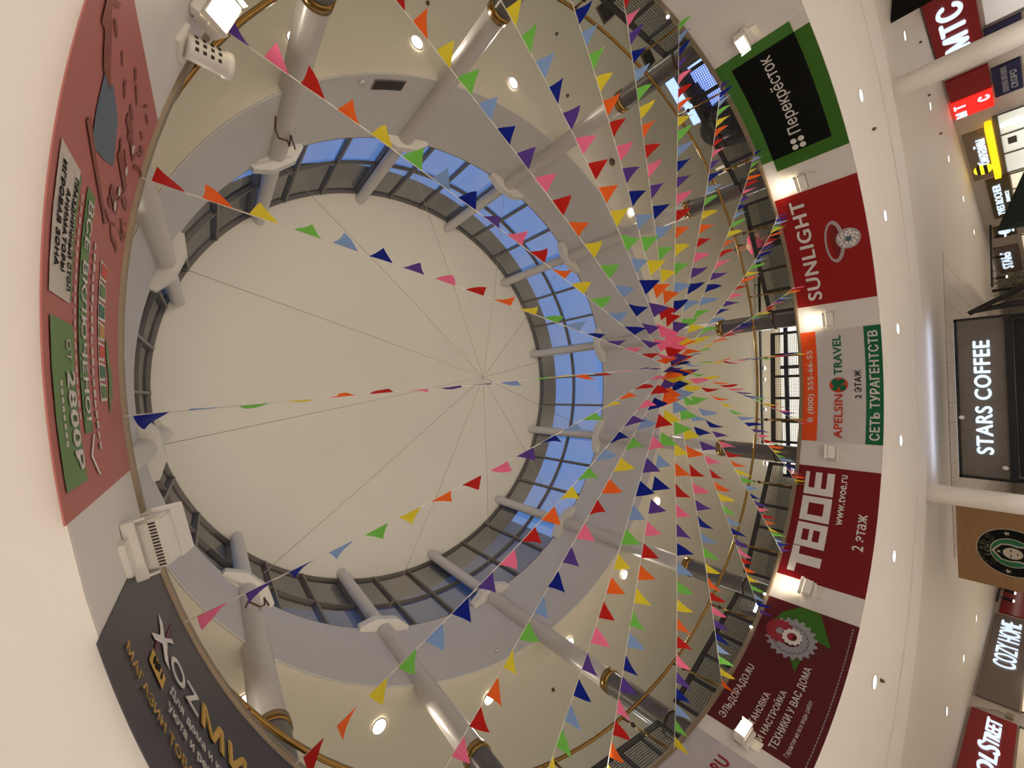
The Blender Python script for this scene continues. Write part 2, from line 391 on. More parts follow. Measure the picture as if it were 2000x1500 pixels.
# ------------------------------------------------------------------ floodlights on the fascia
def flood(az, label, lit, face_in=False, big=False, energy=None, z=4.36, ang=None, off=.095):
    """wall floodlight: backplate, yoke, slotted housing, glass and hood; local -x points into the atrium"""
    t = thing('floodlight', label, 'floodlight', pol(RF, az, z), rad(az), 'fascia floodlights')
    bm = bmesh.new(); box(bm, (-.012, 0, -.09), (.024, .16, .16)); link('backplate', bm, M_white, t)
    bm = bmesh.new()
    for s in (-1, 1): box(bm, (-.05, s * .145, .0), (.09, .012, .035))
    box(bm, (-.03, 0, -.03), (.05, .30, .03)); link('yoke', bm, M_white, t)
    tilt = Matrix.Translation((-off, 0, .06)) @ Matrix.Rotation(rad(ang or (-100 if face_in else -22)), 4, 'Y')
    bm = bmesh.new()
    prism(bm, [(-.075, -.13), (.075, -.13), (.075, .13), (-.075, .13)], -.07, .06, tilt)
    bmesh.ops.bevel(bm, geom=bm.edges[:], offset=.012, segments=2, affect='EDGES')
    link('housing', bm, M_white, t)
    bm = bmesh.new()
    for j in range(14):
        for x in (-.05, .05): box(bm, (x, -.11 + j * .017, -.071), (.03, .008, .005), tilt)
    link('cooling_slots', bm, mat('slot_shadow', rgb(60, 52, 44), .8), t)
    bm = bmesh.new(); box(bm, (0, 0, .063), (.125, .23, .006), tilt)
    link('glass', bm, M_flood if lit else M_fglass, t)
    bm = bmesh.new(); hl = .12 if big else .05
    for s in (-1, 1): box(bm, (0, s * .135, .06 + hl / 2), (.14, .005, hl), tilt)
    box(bm, (-.073, 0, .06 + hl / 2), (.005, .27, hl), tilt)
    link('visor', bm, M_white, t)
    if lit:
        d = tilt.to_3x3() @ Vector((0, 0, 1)); p = tilt @ Vector((0, 0, .09))
        light('SPOT', 'lamp_light', p, energy or E_FLOOD, WARM, .05, d, 140, .7, t)
    return t
flood(-72.6, 'glaring floodlight left of the green supermarket banner', True, True)
flood(-42.5, 'small lit floodlight between the green and diamond ring banners', True)
flood(-12.45, 'small lit floodlight between the diamond ring and travel banners', True)
flood(17.1, 'unlit white floodlight between the travel and clothing banners', False)
flood(46.4, 'small lit floodlight between the clothing and gear banners', True)
flood(77.2, 'glaring floodlight at the left end of the dark red gear banner', True, True)
flood(166.6, 'large unlit white floodlight with slotted housing between black and pink banners', False, False, True, None, 4.40)
flood(-158.8, 'glaring floodlight in the upper left corner beside a white barrel light', True, True, False, 12, 4.60, -150, .085)
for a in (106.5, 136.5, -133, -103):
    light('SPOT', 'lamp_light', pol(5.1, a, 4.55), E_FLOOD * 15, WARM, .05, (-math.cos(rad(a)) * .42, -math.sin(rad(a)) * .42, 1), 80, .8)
# barrel light
t = thing('barrel_light', 'white unlit barrel light with vent holes below the corner floodlight', 'spotlight', pol(RF, -161.7, 4.74), rad(-161.7))
bm = bmesh.new(); box(bm, (-.012, 0, 0), (.024, .14, .2)); link('backplate', bm, M_white, t)
Mb = Matrix.Translation((-.02, .0, .0)) @ Matrix.Rotation(rad(-22), 4, 'Z') @ Matrix.Rotation(rad(-74), 4, 'Y') @ Matrix.Scale(.80, 4)
bm = revolve([(.001, 0), (.085, 0), (.09, .02), (.09, .25), (.10, .255), (.10, .30), (.078, .30), (.078, .24)], n=28, closed=False); bm.transform(Mb); link('barrel', bm, M_white, t, True)
bm = revolve([(.001, .245), (.078, .245)], n=28, closed=False); bm.transform(Mb); link('lens', bm, mat('lens_grey', rgb(120, 116, 104), .3), t)
bm = bmesh.new()
for i in range(4):
    for a in (150, 180, 210): box(bm, (.0895 * math.cos(rad(a)), .0895 * math.sin(rad(a)), .05 + i * .05), (.012, .022, .022), Mb)
link('vent_holes', bm, mat('slot_shadow', rgb(60, 52, 44), .8), t)

# ------------------------------------------------------------------ railing and mesh panels
t = tag(bpy.data.objects.new('railing', None), 'round brass tube railing along the gallery edge', 'railing'); COL.objects.link(t); t.location = (0, 0, Z_F1)
link('handrail', revolve([(5.64 + .027 * math.cos(2 * PI * i / 12), 1.015 + .027 * math.sin(2 * PI * i / 12)) for i in range(12)]), M_brass, t, True)
POSTS = [-80 + 15 * k for k in range(12)] + [-95, -110, 100, 115, 130, 145, -125, -140, -155, -170, 160, 175]
for a in POSTS:
    bm = tube(bmesh.new(), [pol(5.54, a, 0.0), pol(5.64, a, 1.0)], 0.017, 10)
    p = link('post', bm, M_brass, t, True)
    bm = bmesh.new(); bmesh.ops.create_uvsphere(bm, u_segments=12, v_segments=8, radius=.035, matrix=Matrix.Translation(pol(5.62, a, .8)))
    link('clamp', bm, mat('clamp_brown', rgb(70, 48, 30), .5), p, True)
PNAME = ['left of the green banner', 'above the green supermarket banner', 'above the diamond ring banner', 'above the travel banner', 'above the clothing banner', 'above the gear banner', 'above the white web banner']
for k in range(-3, 4):
    ac = 1.7 + 30 * k + .5
    R0 = 5.86 * math.cos(rad(12.6)); hw = 5.86 * math.sin(rad(12.4))
    t = thing('mesh_barrier', 'dark framed mesh infill panel behind the railing ' + PNAME[k + 3], 'railing panel', pol(R0, ac, Z_F1), rad(ac), 'mesh railing panels')
    bm = bmesh.new(); H = .74
    for j in range(6):
        y = -hw + 2 * hw * j / 5; box(bm, (0, y, H / 2 + .02), (.03, .06, H - .04))
    for z in (.05, H - .03): box(bm, (0, 0, z), (.03, 2 * hw + .06, .10 if z < .3 else .085))
    link('frame', bm, M_mesh, t)
    bm = bmesh.new()
    n1, n2 = 62, 17
    for i in range(n1): box(bm, (0, -hw + 2 * hw * (i + .5) / n1, H / 2), (.004, .0075, H - .1))
    for i in range(n2): box(bm, (0, 0, .06 + (H - .12) * (i + .5) / n2), (.005, 2 * hw, .0075))
    link('mesh', bm, M_mesh, t)

# ------------------------------------------------------------------ bunting
PCOL = {'red': rgb(198, 38, 30), 'orange': rgb(255, 110, 42), 'yellow': rgb(238, 216, 60), 'green': rgb(124, 204, 86), 'light blue': rgb(138, 168, 216),
        'navy': rgb(20, 36, 138), 'purple': rgb(92, 64, 150), 'pink': rgb(255, 122, 160)}
ORDER = ['red', 'orange', 'yellow', 'green', 'light blue', 'navy', 'purple', 'pink']
PMAT = {c: mat('pennant_' + c.replace(' ', '_'), v, .75, var=.05, scale=30, trans=.5, spec=.15) for c, v in PCOL.items()}
PB, PH, STEP = 0.18, 0.215, 0.266
PMESH = {}
for c in ORDER:
    for v in range(4):
        bm = bmesh.new(); rows = 5; prev = None; cv = (-.012, .008, .022, -.004)[v]; sk = (.0, .02, -.015, .03)[v]
        for i in range(rows + 1):
            f = i / rows; n = rows - i + 1; row = []
            for j in range(n + 0 if n > 1 else 1):
                x = (-PB / 2 + PB * (j / max(n - 1, 1))) * 1.0 if n > 1 else 0
                w = (1 - f); x = (j / max(n - 1, 1) - .5) * PB * w if n > 1 else 0
                row.append(bm.verts.new((x + sk * f * f, cv * math.sin(f * PI * .8) + .010 * (v - 1.5) * f * math.sin(x * 40), -PH * f)))
            if prev:
                for j in range(len(row)):
                    bm.faces.new((prev[j], row[j], prev[j + 1]))
                    if j + 1 < len(row): bm.faces.new((prev[j + 1], row[j], row[j + 1]))
            prev = row
        me = bpy.data.meshes.new('pennant'); bm.to_mesh(me); bm.free(); me.materials.append(PMAT[c])
        for p in me.polygons: p.use_smooth = True
        PMESH[(c, v)] = me
HUB = Vector((-0.650, 0.109, 4.298))
# azimuth, sag, first colour at the rail, direction in the colour order, label
STR = [(-170.46, .08, 'red', 1, 'bunting string tied above the pink children banner, crossing the dome, red pennant first'),
       (-157.27, .105, 'purple', 1, 'bunting string whose outermost pennant is purple beside the corner floodlight'),
       (-141.78, .073, 'purple', 1, 'bunting string leaving the photo top left of the vent grille, orange pennant at the edge'),
       (-128.19, .194, 'purple', 1, 'bunting string leaving the photo top beside a brass collar, orange pennant at the edge'),
       (-111.96, .096, 'orange', -1, 'bunting string leaving the photo top over the handrail, pink then purple pennants'),
       (-97.48, .034, 'yellow', -1, 'bunting string leaving the photo top over the mesh panel left of the green banner'),
       (-82.0, .022, 'green', 1, 'bunting string tied at the left end of the green supermarket banner'),
       (-67.8, .072, 'purple', -1, 'bunting string tied at the middle of the green supermarket banner'),
       (-51.96, .087, 'navy', -1, 'bunting string tied at the right end of the green banner, left of diamond ring banner'),
       (-37.24, .176, 'purple', -1, 'bunting string tied at the middle of the red diamond ring banner'),
       (-20.6, .10, 'pink', 1, 'bunting string tied at the left end of the red diamond ring banner'),
       (-5.3, .10, 'pink', 1, 'bunting string seen edge-on, tied at the right end of the white travel banner'),
       (10.98, .106, 'pink', 1, 'bunting string tied at the left end of the white travel banner'),
       (24.9, .219, 'green', -1, 'bunting string tied at the right end of the clothing banner'),
       (40.45, .048, 'purple', -1, 'bunting string tied at the left end of the clothing banner'),
       (54.54, .016, 'purple', -1, 'bunting string tied at the right end of the dark red gear banner'),
       (71.38, .039, 'orange', 1, 'bunting string tied at the left end of the dark red gear banner'),
       (86.2, .057, 'yellow', 1, 'bunting string tied at the white web banner with red letters'),
       (102.31, .007, 'green', -1, 'bunting string leaving the photo bottom nearest the white web banner, yellow at the edge'),
       (115.02, .069, 'red', 1, 'bunting string leaving the photo bottom crossing the handrail, yellow and green outermost'),
       (130.6, .021, 'navy', 1, 'bunting string leaving the photo bottom beside a brass collar, pink pennant at the edge'),
       (144.63, .167, 'red', 1, 'bunting string tied beyond the black banner, red pennant over the handrail'),
       (159.29, .179, 'pink', -1, 'bunting string tied over the logo of the black household banner'),
       (173.74, .135, 'navy', -1, 'bunting string seen almost edge-on, tied above the price end of the pink banner')]
FIRST = {}
for az, sag, c0, dr, lab in STR:
    A = pol(5.40, az, 4.97); A2 = pol(5.36, az, 4.99)
    def P(tt): 
        q = A.lerp(HUB, tt); q.z -= sag * 4 * tt * (1 - tt); return q
    pts = [P(i / 40) for i in range(41)]
    root = link('bunting_string', tube(bmesh.new(), [p - A for p in pts], .0045, 5), M_cord)
    root.location = A; tag(root, lab, 'bunting', 'rainbow bunting strings')
    L = (HUB - A).length; idx = ORDER.index(c0); d = 0.05 + random.uniform(0, .03); i = 0
    while d + PB < L + .02:
        tt = (d + PB / 2) / L; p = P(tt); dirv = (P(min(tt + .01, 1)) - P(tt - .01)).normalized()
        side = dirv.cross(Vector((0, 0, 1))).normalized()
        if random.random() < .5: side = -side; xv = -dirv
        else: xv = dirv
        sway = random.gauss(0, .09)
        up = xv.cross(side).normalized()
        if up.z < 0: up = -up
        M3 = Matrix((xv, side, up)).transposed().to_4x4()
        cn = ORDER[(idx + dr * i) % 8]; o = bpy.data.objects.new('pennant', PMESH[(cn, random.randrange(4))]); o['label'] = cn + ' cloth pennant'
        COL.objects.link(o); o.parent = root
        o.matrix_local = Matrix.Translation(p - A) @ M3 @ Matrix.Rotation(sway, 4, 'X') @ Matrix.Rotation(random.gauss(0, .03), 4, 'Z')
        d += STEP * random.uniform(.96, 1.04); i += 1

exec_rest = True
# ------------------------------------------------------------------ fascia banners
def banner(name, label, aL, aR, z0, z1, m):
    bm = bmesh.new(); n = 28
    revolve([(RF - .001, z0), (RF - .006, z0), (RF - .006, z1), (RF - .001, z1)], aR, aL, n, bm=bm)
    return tag(link(name, bm, m), label, 'banner', 'shop banners on the fascia')
M_wtxt = mat('print_white', rgb(226, 220, 214), .5, var=.02)
M_red = mat('print_red', rgb(150, 14, 9), .5, var=.03)
M_red2 = mat('print_deep_red', rgb(122, 3, 8), .5, var=.03)
M_maroon = mat('print_maroon', rgb(88, 7, 15), .5, var=.04)
M_blk = mat('print_black', rgb(11, 12, 8), .6, spec=.15)
M_grn = mat('print_green', rgb(66, 120, 40), .5); M_grn2 = mat('print_leaf_green', rgb(52, 104, 18), .5)
M_dgrn = mat('print_dark_green', rgb(10, 100, 60), .5)
M_org = mat('print_orange', rgb(236, 84, 22), .5); M_ap = mat('print_brick', rgb(206, 62, 34), .5)
M_gry = mat('print_grey', rgb(150, 148, 154), .5); M_gry2 = mat('print_dark_grey', rgb(84, 82, 88), .5)
M_pink = mat('print_faded_pink', rgb(184, 108, 102), .6, var=.08, scale=2); M_pgrn = mat('print_faded_green', rgb(104, 138, 82), .6, var=.08)
M_pwht = mat('print_faded_white', rgb(206, 196, 186), .6); M_pblu = mat('print_faded_blue', rgb(96, 108, 124), .6, var=.15)
M_pbrn = mat('print_faded_brown', rgb(140, 74, 58), .6, var=.2); M_pyel = mat('print_faded_yellow', rgb(190, 150, 84), .6); M_pteal = mat('print_faded_teal', rgb(70, 118, 96), .6)
M_gold = mat('print_gold', rgb(206, 164, 70), .5); M_blk2 = mat('print_charcoal', rgb(62, 58, 62), .45, var=.1, scale=1.5); M_wine = mat('print_wine', rgb(110, 34, 52), .5)

# green supermarket banner
b = banner('green_banner', 'green and black supermarket banner with white clover mark', -46.0, -70.5, 3.655, 4.953, M_fascia)
w_polys([rect(-48.55, -70.5, 3.852, 4.953)], M_grn, b, .0085, 'green_square'); w_polys([rect(-46.05, -68.5, 3.655, 4.76)], M_grn2, b, .0095, 'green_square')
w_polys([rect(-48.55, -68.5, 3.852, 4.76)], M_blk, b, .0115, 'black_square')
w_text('Перекрёсток', -51.95, -67.4, 4.222, 4.40, M_wtxt, b, .015, .012)
w_polys([ell(-49.95 + s1 * 1.0, 4.315 + s2 * .058, .048, .048, 16) for s1 in (-.62, .62) for s2 in (-1, 1)], M_wtxt, b, .015, 'clover')
# red diamond ring banner
b = banner('red_banner', 'red jewellery banner with a large diamond ring', -15.75, -40.3, 3.655, 4.955, M_red)
w_text('SUNLIGHT', -16.9, -38.9, 4.508, 4.748, M_wtxt, b, .011, .03, space=1.05)
M_silver = mat('print_silver', rgb(176, 164, 164), .4, var=.15, scale=30)
outer = ell(-28.4, 4.165, .41, .155, 40, -.03); inner_ = ell(-28.4, 4.178, .345, .108, 40, -.03)
w_polys([[outer[i], outer[(i + 1) % 40], inner_[(i + 1) % 40], inner_[i]] for i in range(40)], M_silver, b, .010, 'ring_band')
w_polys([ell(-28.4, 4.14, .33, .075, 30)], mat('print_red_shade', rgb(120, 24, 20), .5), b, .0085, 'ring_inside')
w_polys([ell(-28.45, 3.955, .195, .19, 30)], M_silver, b, .012, 'diamond')
w_polys([ell(-28.45 + math.cos(i * 2.4) * .155 * KA * math.sqrt((i + 1) / 30.), 3.955 + math.sin(i * 2.4) * .155 * math.sqrt((i + 1) / 30.), .022, .022, 8) for i in range(4, 30)], mat('print_bright_white', rgb(240, 236, 236), .4), b, .014, 'facets')
w_polys([ell(-28.45 + math.cos(i * 1.9) * .13 * KA * math.sqrt((i + 1) / 12.), 3.955 + math.sin(i * 1.9) * .13 * math.sqrt((i + 1) / 12.), .014, .010, 5) for i in range(12)], M_gry2, b, .0155, 'facet_shadows')
w_polys([ell(-28.3, 3.95, .05, .045, 8)], mat('print_teal', rgb(70, 100, 110), .4), b, .0165, 'diamond_table')
# white travel banner
b = banner('white_banner', 'white travel agency banner with orange and green stripes', 14.65, -10.0, 3.645, 4.96, mat('print_travel_white', rgb(206, 198, 196), .5))
w_polys([rect(14.65, -10, 4.693, 4.96)], M_org, b, .009, 'orange_stripe'); w_polys([rect(14.65, -10, 3.645, 3.903)], M_dgrn, b, .009, 'green_stripe')
w_text('8 (800) 555-66-55', 10.45, -5.87, 4.775, 4.876, M_wtxt, b, .012, .02)
w_text('APELSIN', 13.75, 4.2, 4.274, 4.416, M_ap, b, .012, .03); w_text('TRAVEL', 0.0, -8.64, 4.274, 4.416, M_dgrn, b, .012, .03)
w_polys([ell(2.17, 4.338, .155, .155, 28)], M_ap, b, .010, 'globe')
w_polys([ell(2.17 + dx * KA, 4.338 + dz, w, h, 9, rt) for dx, dz, w, h, rt in ((-.05, .05, .085, .07, .4), (.07, .06, .05, .05, .1), (.06, -.07, .07, .05, -.5), (-.07, -.05, .05, .06, .2), (.0, .0, .04, .09, .9))], M_dgrn, b, .0125, 'globe_leaf')
w_text('2 ЭТАЖ', 5.1, -.95, 3.975, 4.078, M_blk, b, .012, .02)
w_text('СЕТЬ ТУРАГЕНТСТВ', 13.8, -8.95, 3.702, 3.845, M_wtxt, b, .013, .03)
# bright red clothing banner
b = banner('red_clothing_banner', 'bright red clothing store banner with huge white block letters', 44.8, 20.25, 3.652, 4.955, M_red2)
zt, zb = 4.82, 4.333
w_polys([rect(43.5, 38.0, 4.70, zt), rect(41.6, 39.6, zb, 4.70)], M_wtxt, b, .010, 'lettering')
def holes(aL, aR, hs):
    out = []; st = 1.35
    out.append(rect(aL, aL - st, zb, zt)); out.append(rect(aR + st, aR, zb, zt))
    return out
w_polys(holes(37.85, 32.75, 0) + [rect(36.5, 34.1, 4.72, zt), rect(36.5, 34.1, 4.545, 4.612), rect(36.5, 34.1, zb, 4.44)], M_wtxt, b, .010, 'lettering')
w_polys(holes(32.25, 26.95, 0) + [rect(30.9, 28.3, 4.70, zt), rect(30.9, 28.3, zb, 4.45)], M_wtxt, b, .010, 'lettering')
w_polys([rect(26.5, 25.0, zb, zt), rect(25.0, 21.55, 4.75, zt), rect(25.0, 21.55, 4.54, 4.65), rect(25.0, 21.55, zb, 4.455)], M_wtxt, b, .010, 'lettering')
w_text('www.tvoe.ru', 32.0, 21.5, 4.135, 4.275, M_wtxt, b, .011, .02)
w_text('2 этаж', 36.3, 28.95, 3.79, 3.95, M_wtxt, b, .011, .025)
# dark red gear banner
b = banner('maroon_banner', 'dark red appliance service banner with grey gears', 77.05, 50.0, 3.645, 4.955, M_maroon)
w_text('ЭЛЬДОРАДО.RU', 76.0, 64.45, 4.737, 4.835, M_wtxt, b, .012, .02, shear=.12)
w_text('УСТАНОВКА', 76.15, 67.9, 4.39, 4.477, M_wtxt, b, .012, .02); w_text('И НАСТРОЙКА', 76.1, 66.2, 4.222, 4.302, M_wtxt, b, .012, .02)
w_text('ТЕХНИКИ У ВАС ДОМА', 76.15, 60.4, 4.052, 4.145, M_wtxt, b, .012, .02); w_text('Гарантия на все виды работ', 76.1, 65.6, 3.905, 3.96, M_wtxt, b, .012)
w_polys([rect(75.9 - i * .62, 75.9 - i * .62 - .44, 3.706, 3.720) for i in range(41)], M_gry, b, .010, 'small_print')
w_polys([[(52.5, 4.70), (50.1, 4.45), (50.1, 4.16), (55.7, 3.91), (54.6, 4.35)], [(62.3, 4.236), (60.2, 4.36), (59.6, 4.22)], [(55.2, 4.80), (52.0, 4.66), (53.5, 4.50)]], M_grn2, b, .009, 'green_wedge')
def gear(ac, zc, R, n, r2):
    pts = []
    for i in range(n * 4):
        t = 2 * PI * i / (n * 4); q = R if (i % 4) in (0, 1) else R * .88
        pts.append((ac - q * math.cos(t) * KA, zc + q * math.sin(t)))
    inn = [(ac - r2 * math.cos(2 * PI * i / (n * 4)) * KA, zc + r2 * math.sin(2 * PI * i / (n * 4))) for i in range(n * 4)]
    return [[pts[i], pts[(i + 1) % (n * 4)], inn[(i + 1) % (n * 4)], inn[i]] for i in range(n * 4)]
w_polys(gear(56.6, 4.44, .37, 20, .15), M_gry, b, .0105, 'gear')
w_polys([p for i, p in enumerate(gear(56.0, 4.62, .22, 16, .06)) if True], mat('print_gear_red', rgb(150, 40, 50), .5), b, .013, 'red_gear')
w_polys(gear(56.3, 4.43, .15, 12, .07), M_wtxt, b, .0145, 'hub_ring'); w_polys(gear(56.8, 4.44, .262, 20, .25), M_gry2, b, .012, 'gear_groove')
# white web banner
b = banner('web_banner', 'white banner with big red web address letters at the photo bottom', 104.6, 80.1, 3.652, 4.955, mat('print_web_white', rgb(190, 182, 186), .5))
w_text('ЭЛЬДОРАДО.RU', 99.6, 82.05, 4.385, 4.555, mat('print_crimson', rgb(150, 14, 30), .5), b, .012, .03)
# black household banner
b = banner('black_banner', 'black household goods banner with white and gold letters', 165.8, 141.2, 3.60, 4.94, M_blk2)
w_polys([[(162.45, 4.50), (161.85, 4.50), (160.2, 4.26), (160.85, 4.26)], [(161.15, 4.40), (160.2, 4.53), (160.55, 4.53), (161.6, 4.37)], [(162.6, 4.25), (162.2, 4.25), (161.1, 4.37), (161.55, 4.40)], [(161.9, 4.42), (160.9, 4.42), (160.75, 4.345), (161.75, 4.345)]], M_wtxt, b, .012, 'lettering')
w_polys([[(161.2, 4.45), (160.8, 4.72), (160.9, 4.42)], [(161.6, 4.33), (161.9, 4.10), (162.05, 4.34)]], M_wine, b, .010, 'star')
w_text('OZ', 160.3, 156.85, 4.28, 4.45, M_wtxt, b, .012, .02); w_text('МИ', 156.5, 151.3, 4.28, 4.47, M_gold, b, .012, .03)
w_polys([[(162.25, 4.05), (160.6, 4.04), (160.5, 4.15), (162.15, 4.17)]], M_gold, b, .012, 'gold_box')
w_text('№1', 161.9, 160.9, 4.075, 4.14, M_blk, b, .0145, .02)
w_text('МАГАЗИН ТОВАРОВ', 164.2, 155.2, 3.83, 3.893, M_gold, b, .012, .005)
w_text('Для дома и кухни', 159.95, 152.6, 4.115, 4.178, M_wtxt, b, .012, .012); w_text('уюта и ремонта', 159.9, 153.3, 4.0, 4.062, M_wtxt, b, .012, .012)
# faded pink children banner
b = banner('pink_banner', 'faded pink children party banner with green and white boxes', 193.6, 170.3, 3.60, 4.94, M_pink)
w_polys([[(184.6, 3.655), (178.85, 3.655), (178.85, 3.91), (184.55, 3.91)]], M_pwht, b, .010, 'white_box')
w_polys([rect(184.5, 173.3, 4.035, 4.165), rect(178.0, 171.35, 3.665, 3.955), rect(184.4, 179.0, 3.912, 3.935)], M_pgrn, b, .010, 'green_box')
w_text('ПРАЗДНИЧНЫЙ СТОЛ', 184.0, 179.3, 3.846, 3.885, M_blk, b, .013, .02); w_text('АНИМАТОРЫ', 183.2, 179.9, 3.767, 3.806, M_blk, b, .013, .02); w_text('ИГРОВАЯ ЗОНА', 184.0, 179.9, 3.69, 3.73, M_blk, b, .013, .02)
w_text('ВСЕ ВКЛЮЧЕНО!', 184.0, 173.85, 4.062, 4.145, M_wtxt, b, .013, .02)
w_text('ОТ', 177.3, 176.4, 3.83, 3.89, M_pwht, b, .013, .01); w_text('2800Р', 176.05, 171.9, 3.825, 3.928, M_wtxt, b, .013, .03)
w_polys([rect(182.6 - i * .52, 182.6 - i * .52 - .36, 4.245, 4.275 + .008 * (i % 3)) for i in range(20)] + [rect(175.6 - i * .34, 175.6 - i * .34 - .22, 3.74, 3.768) for i in range(8)] + [rect(183.8 - i * .5, 183.8 - i * .5 - .3, 3.965, 3.985) for i in range(20)], M_pwht, b, .012, 'small_print')
w_polys([[(173.2, 4.185), (172.25, 4.095), (171.25, 4.18), (171.25, 4.155), (172.25, 4.065), (173.2, 4.155)]], M_wtxt, b, .012, 'tick_mark')
w_polys([[(182.2 - i * 1.08, 4.40), (181.2 - i * 1.08, 4.40), (181.25 - i * 1.08, 4.545 + .02 * math.sin(i)), (182.1 - i * 1.08, 4.55)] for i in range(7)], M_wtxt, b, .010, 'word_mark')
for i, mm in enumerate((M_ap, M_pgrn, M_pteal, M_pyel, M_ap, M_pteal, M_pgrn)):
    w_polys([[(182.05 - i * 1.08, 4.415), (181.35 - i * 1.08, 4.415), (181.4 - i * 1.08, 4.53), (182.0 - i * 1.08, 4.53)]], mm, b, .013, 'word_mark')
w_polys([ell(176.6, 4.64, .17, .035, 12, .3), ell(175.4, 4.64, .14, .03, 12, -.4), ell(176.0, 4.67, .05, .05, 8)], M_pgrn, b, .010, 'palm_leaves')
w_polys([[(187.6, 3.95), (189.4, 3.93), (189.7, 4.08), (189.1, 4.26), (187.1, 4.36), (186.6, 4.20), (186.2, 3.98)]], M_pblu, b, .010, 'blue_drape')
w_polys([[(189.3, 3.9), (191.2, 3.72), (191.4, 3.8), (189.3, 4.05)], [(190.3, 3.75), (192.2, 3.70), (192.1, 3.78), (190.4, 3.82)], [(186.4, 4.40), (186.0, 4.6), (185.3, 4.58), (185.8, 4.38)], [(188.5, 4.4), (187.6, 4.7), (187.0, 4.68), (187.9, 4.38)], [(190.5, 4.38), (189.6, 4.72), (189.1, 4.68), (190, 4.36)], [(187.0, 3.9), (184.2, 4.42), (184.0, 4.38), (186.6, 3.86)]], M_pbrn, b, .0115, 'brown_sketch')
sk = random.Random(5); strokes = []
for i in range(46):
    a_ = sk.uniform(183.6, 192.2); z_ = sk.uniform(4.36, 4.86) if a_ < 190.5 else sk.uniform(3.75, 4.7); l_ = sk.uniform(.03, .14); d_ = sk.uniform(-.5, .5); w_ = sk.uniform(.12, .4)
    strokes.append([(a_, z_), (a_ + w_, z_ + .01), (a_ + d_ + w_, z_ + l_), (a_ + d_, z_ + l_)])
w_polys(strokes, M_pbrn, b, .0105, 'brown_sketch')
w_polys([ell(186.6, 4.55, .025, .03, 8), ell(188.1, 4.6, .025, .03, 8), ell(189.6, 4.62, .025, .03, 8), ell(185.6, 4.52, .03, .03, 8)], M_pwht, b, .0135, 'pale_spots')

# ------------------------------------------------------------------ pillars of the ground floor
for a, w in ((-41.9, 'in front of the glowing red sign'), (16.9, 'between the grey coffee sign and the wood panel')):
    t = thing('column', 'plain beige ground floor pillar ' + w, 'pillar', pol(9.45, a, 0))
    link('shaft', revolve([(.215, 0), (.215, 3.64)], n=32, closed=False), M_soffit, t, True)
    link('base_ring', revolve([(.215, 0), (.24, 0), (.24, .12), (.215, .14)], n=32, closed=False), M_dark, t, True)

# ------------------------------------------------------------------ shop signs on the hall walls
NL = Vector((-TL.y, TL.x, 0)); NL = NL if NL.y > 0 else -NL
NR = Vector((-TR.y, TR.x, 0)); NR = NR if NR.y < 0 else -NR
class Plane:
    def __init__(s, o, u, n): s.o, s.u, s.n = o, u, n
    def at(s, x, d, z): return s.o + s.u * x + s.n * d + Vector((0, 0, z))
    def box(s, bm, x0, x1, z0, z1, d0, d1):
        vs = [bm.verts.new(s.at(x, d, z)) for x in (x0, x1) for d in (d0, d1) for z in (z0, z1)]
        for f in ((0, 1, 3, 2), (4, 6, 7, 5), (0, 4, 5, 1), (2, 3, 7, 6), (0, 2, 6, 4), (1, 5, 7, 3)): bm.faces.new([vs[i] for i in f])
        return bm
    def text(s, txt, x0, x1, z0, z1, d, m, parent, bold=.02, ext=.03, shear=0, name='lettering'):
        bm = fit(text_bm(txt, bold, ext, shear), x0, x1, z0, z1)
        for v in bm.verts: v.co = s.at(v.co.x, d + v.co.y * .6, v.co.z)
        return link(name, bm, m, parent)
    def poly(s, pts, d0, d1, m, parent, name):
        bm = bmesh.new(); lo = [bm.verts.new(s.at(x, d0, z)) for x, z in pts]; hi = [bm.verts.new(s.at(x, d1, z)) for x, z in pts]; n = len(pts)
        bm.faces.new(lo); bm.faces.new(hi)
        for i in range(n): bm.faces.new((lo[i], lo[(i + 1) % n], hi[(i + 1) % n], hi[i]))
        return link(name, bm, m, parent)
PL = Plane(LA, TL, NL); PR = Plane(RA, TR, NR)
def pbox(pl, name, x0, x1, z0, z1, d0, d1, m, parent=None): return link(name, pl.box(bmesh.new(), x0, x1, z0, z1, d0, d1), m, parent)
M_sred = mat('sign_red_panel', rgb(140, 16, 20), .4); M_navy = mat('sign_navy', rgb(26, 26, 62), .45); M_olive = mat('sign_olive', rgb(84, 70, 36), .5)
M_sgrey = mat('sign_taupe', rgb(120, 106, 98), .55)
s = tag(pbox(PL, 'shop_sign', -3.2, -.03, 2.69, 3.60, .0, .10, M_sred), 'red phone shop sign with glowing white letters behind the pillar', 'sign')
PL.text('МТС', -.14, -1.95, 2.93, 3.39, .13, M_sign, s, .045)
s = tag(pbox(PL, 'shop_sign', 1.05, 2.13, 2.69, 3.575, .0, .08, M_sred), 'plain dark red sign panel right of the pillar', 'sign')
s = tag(pbox(PL, 'light_box', 2.13, 3.07, 2.705, 3.575, .0, .10, mat('sign_red_glow', (1, .02, .01, 1), .4, emit=(1, .012, .008, 1), estr=1.1)), 'glowing red light box with small white letters', 'sign')
for ch, x0, x1, z0, z1 in (('М', 3.03, 2.76, 3.29, 3.53), ('Т', 2.57, 2.36, 3.28, 3.53), ('С', 2.58, 2.34, 2.76, 3.0)):
    PL.text(ch, x0, x1, z0, z1, .115, M_sign, s, .04)
s = tag(pbox(PL, 'notice_board', 1.36, 2.76, 2.09, 2.65, .0, .06, M_navy), 'navy notice panel with pale text under the red sign', 'sign')
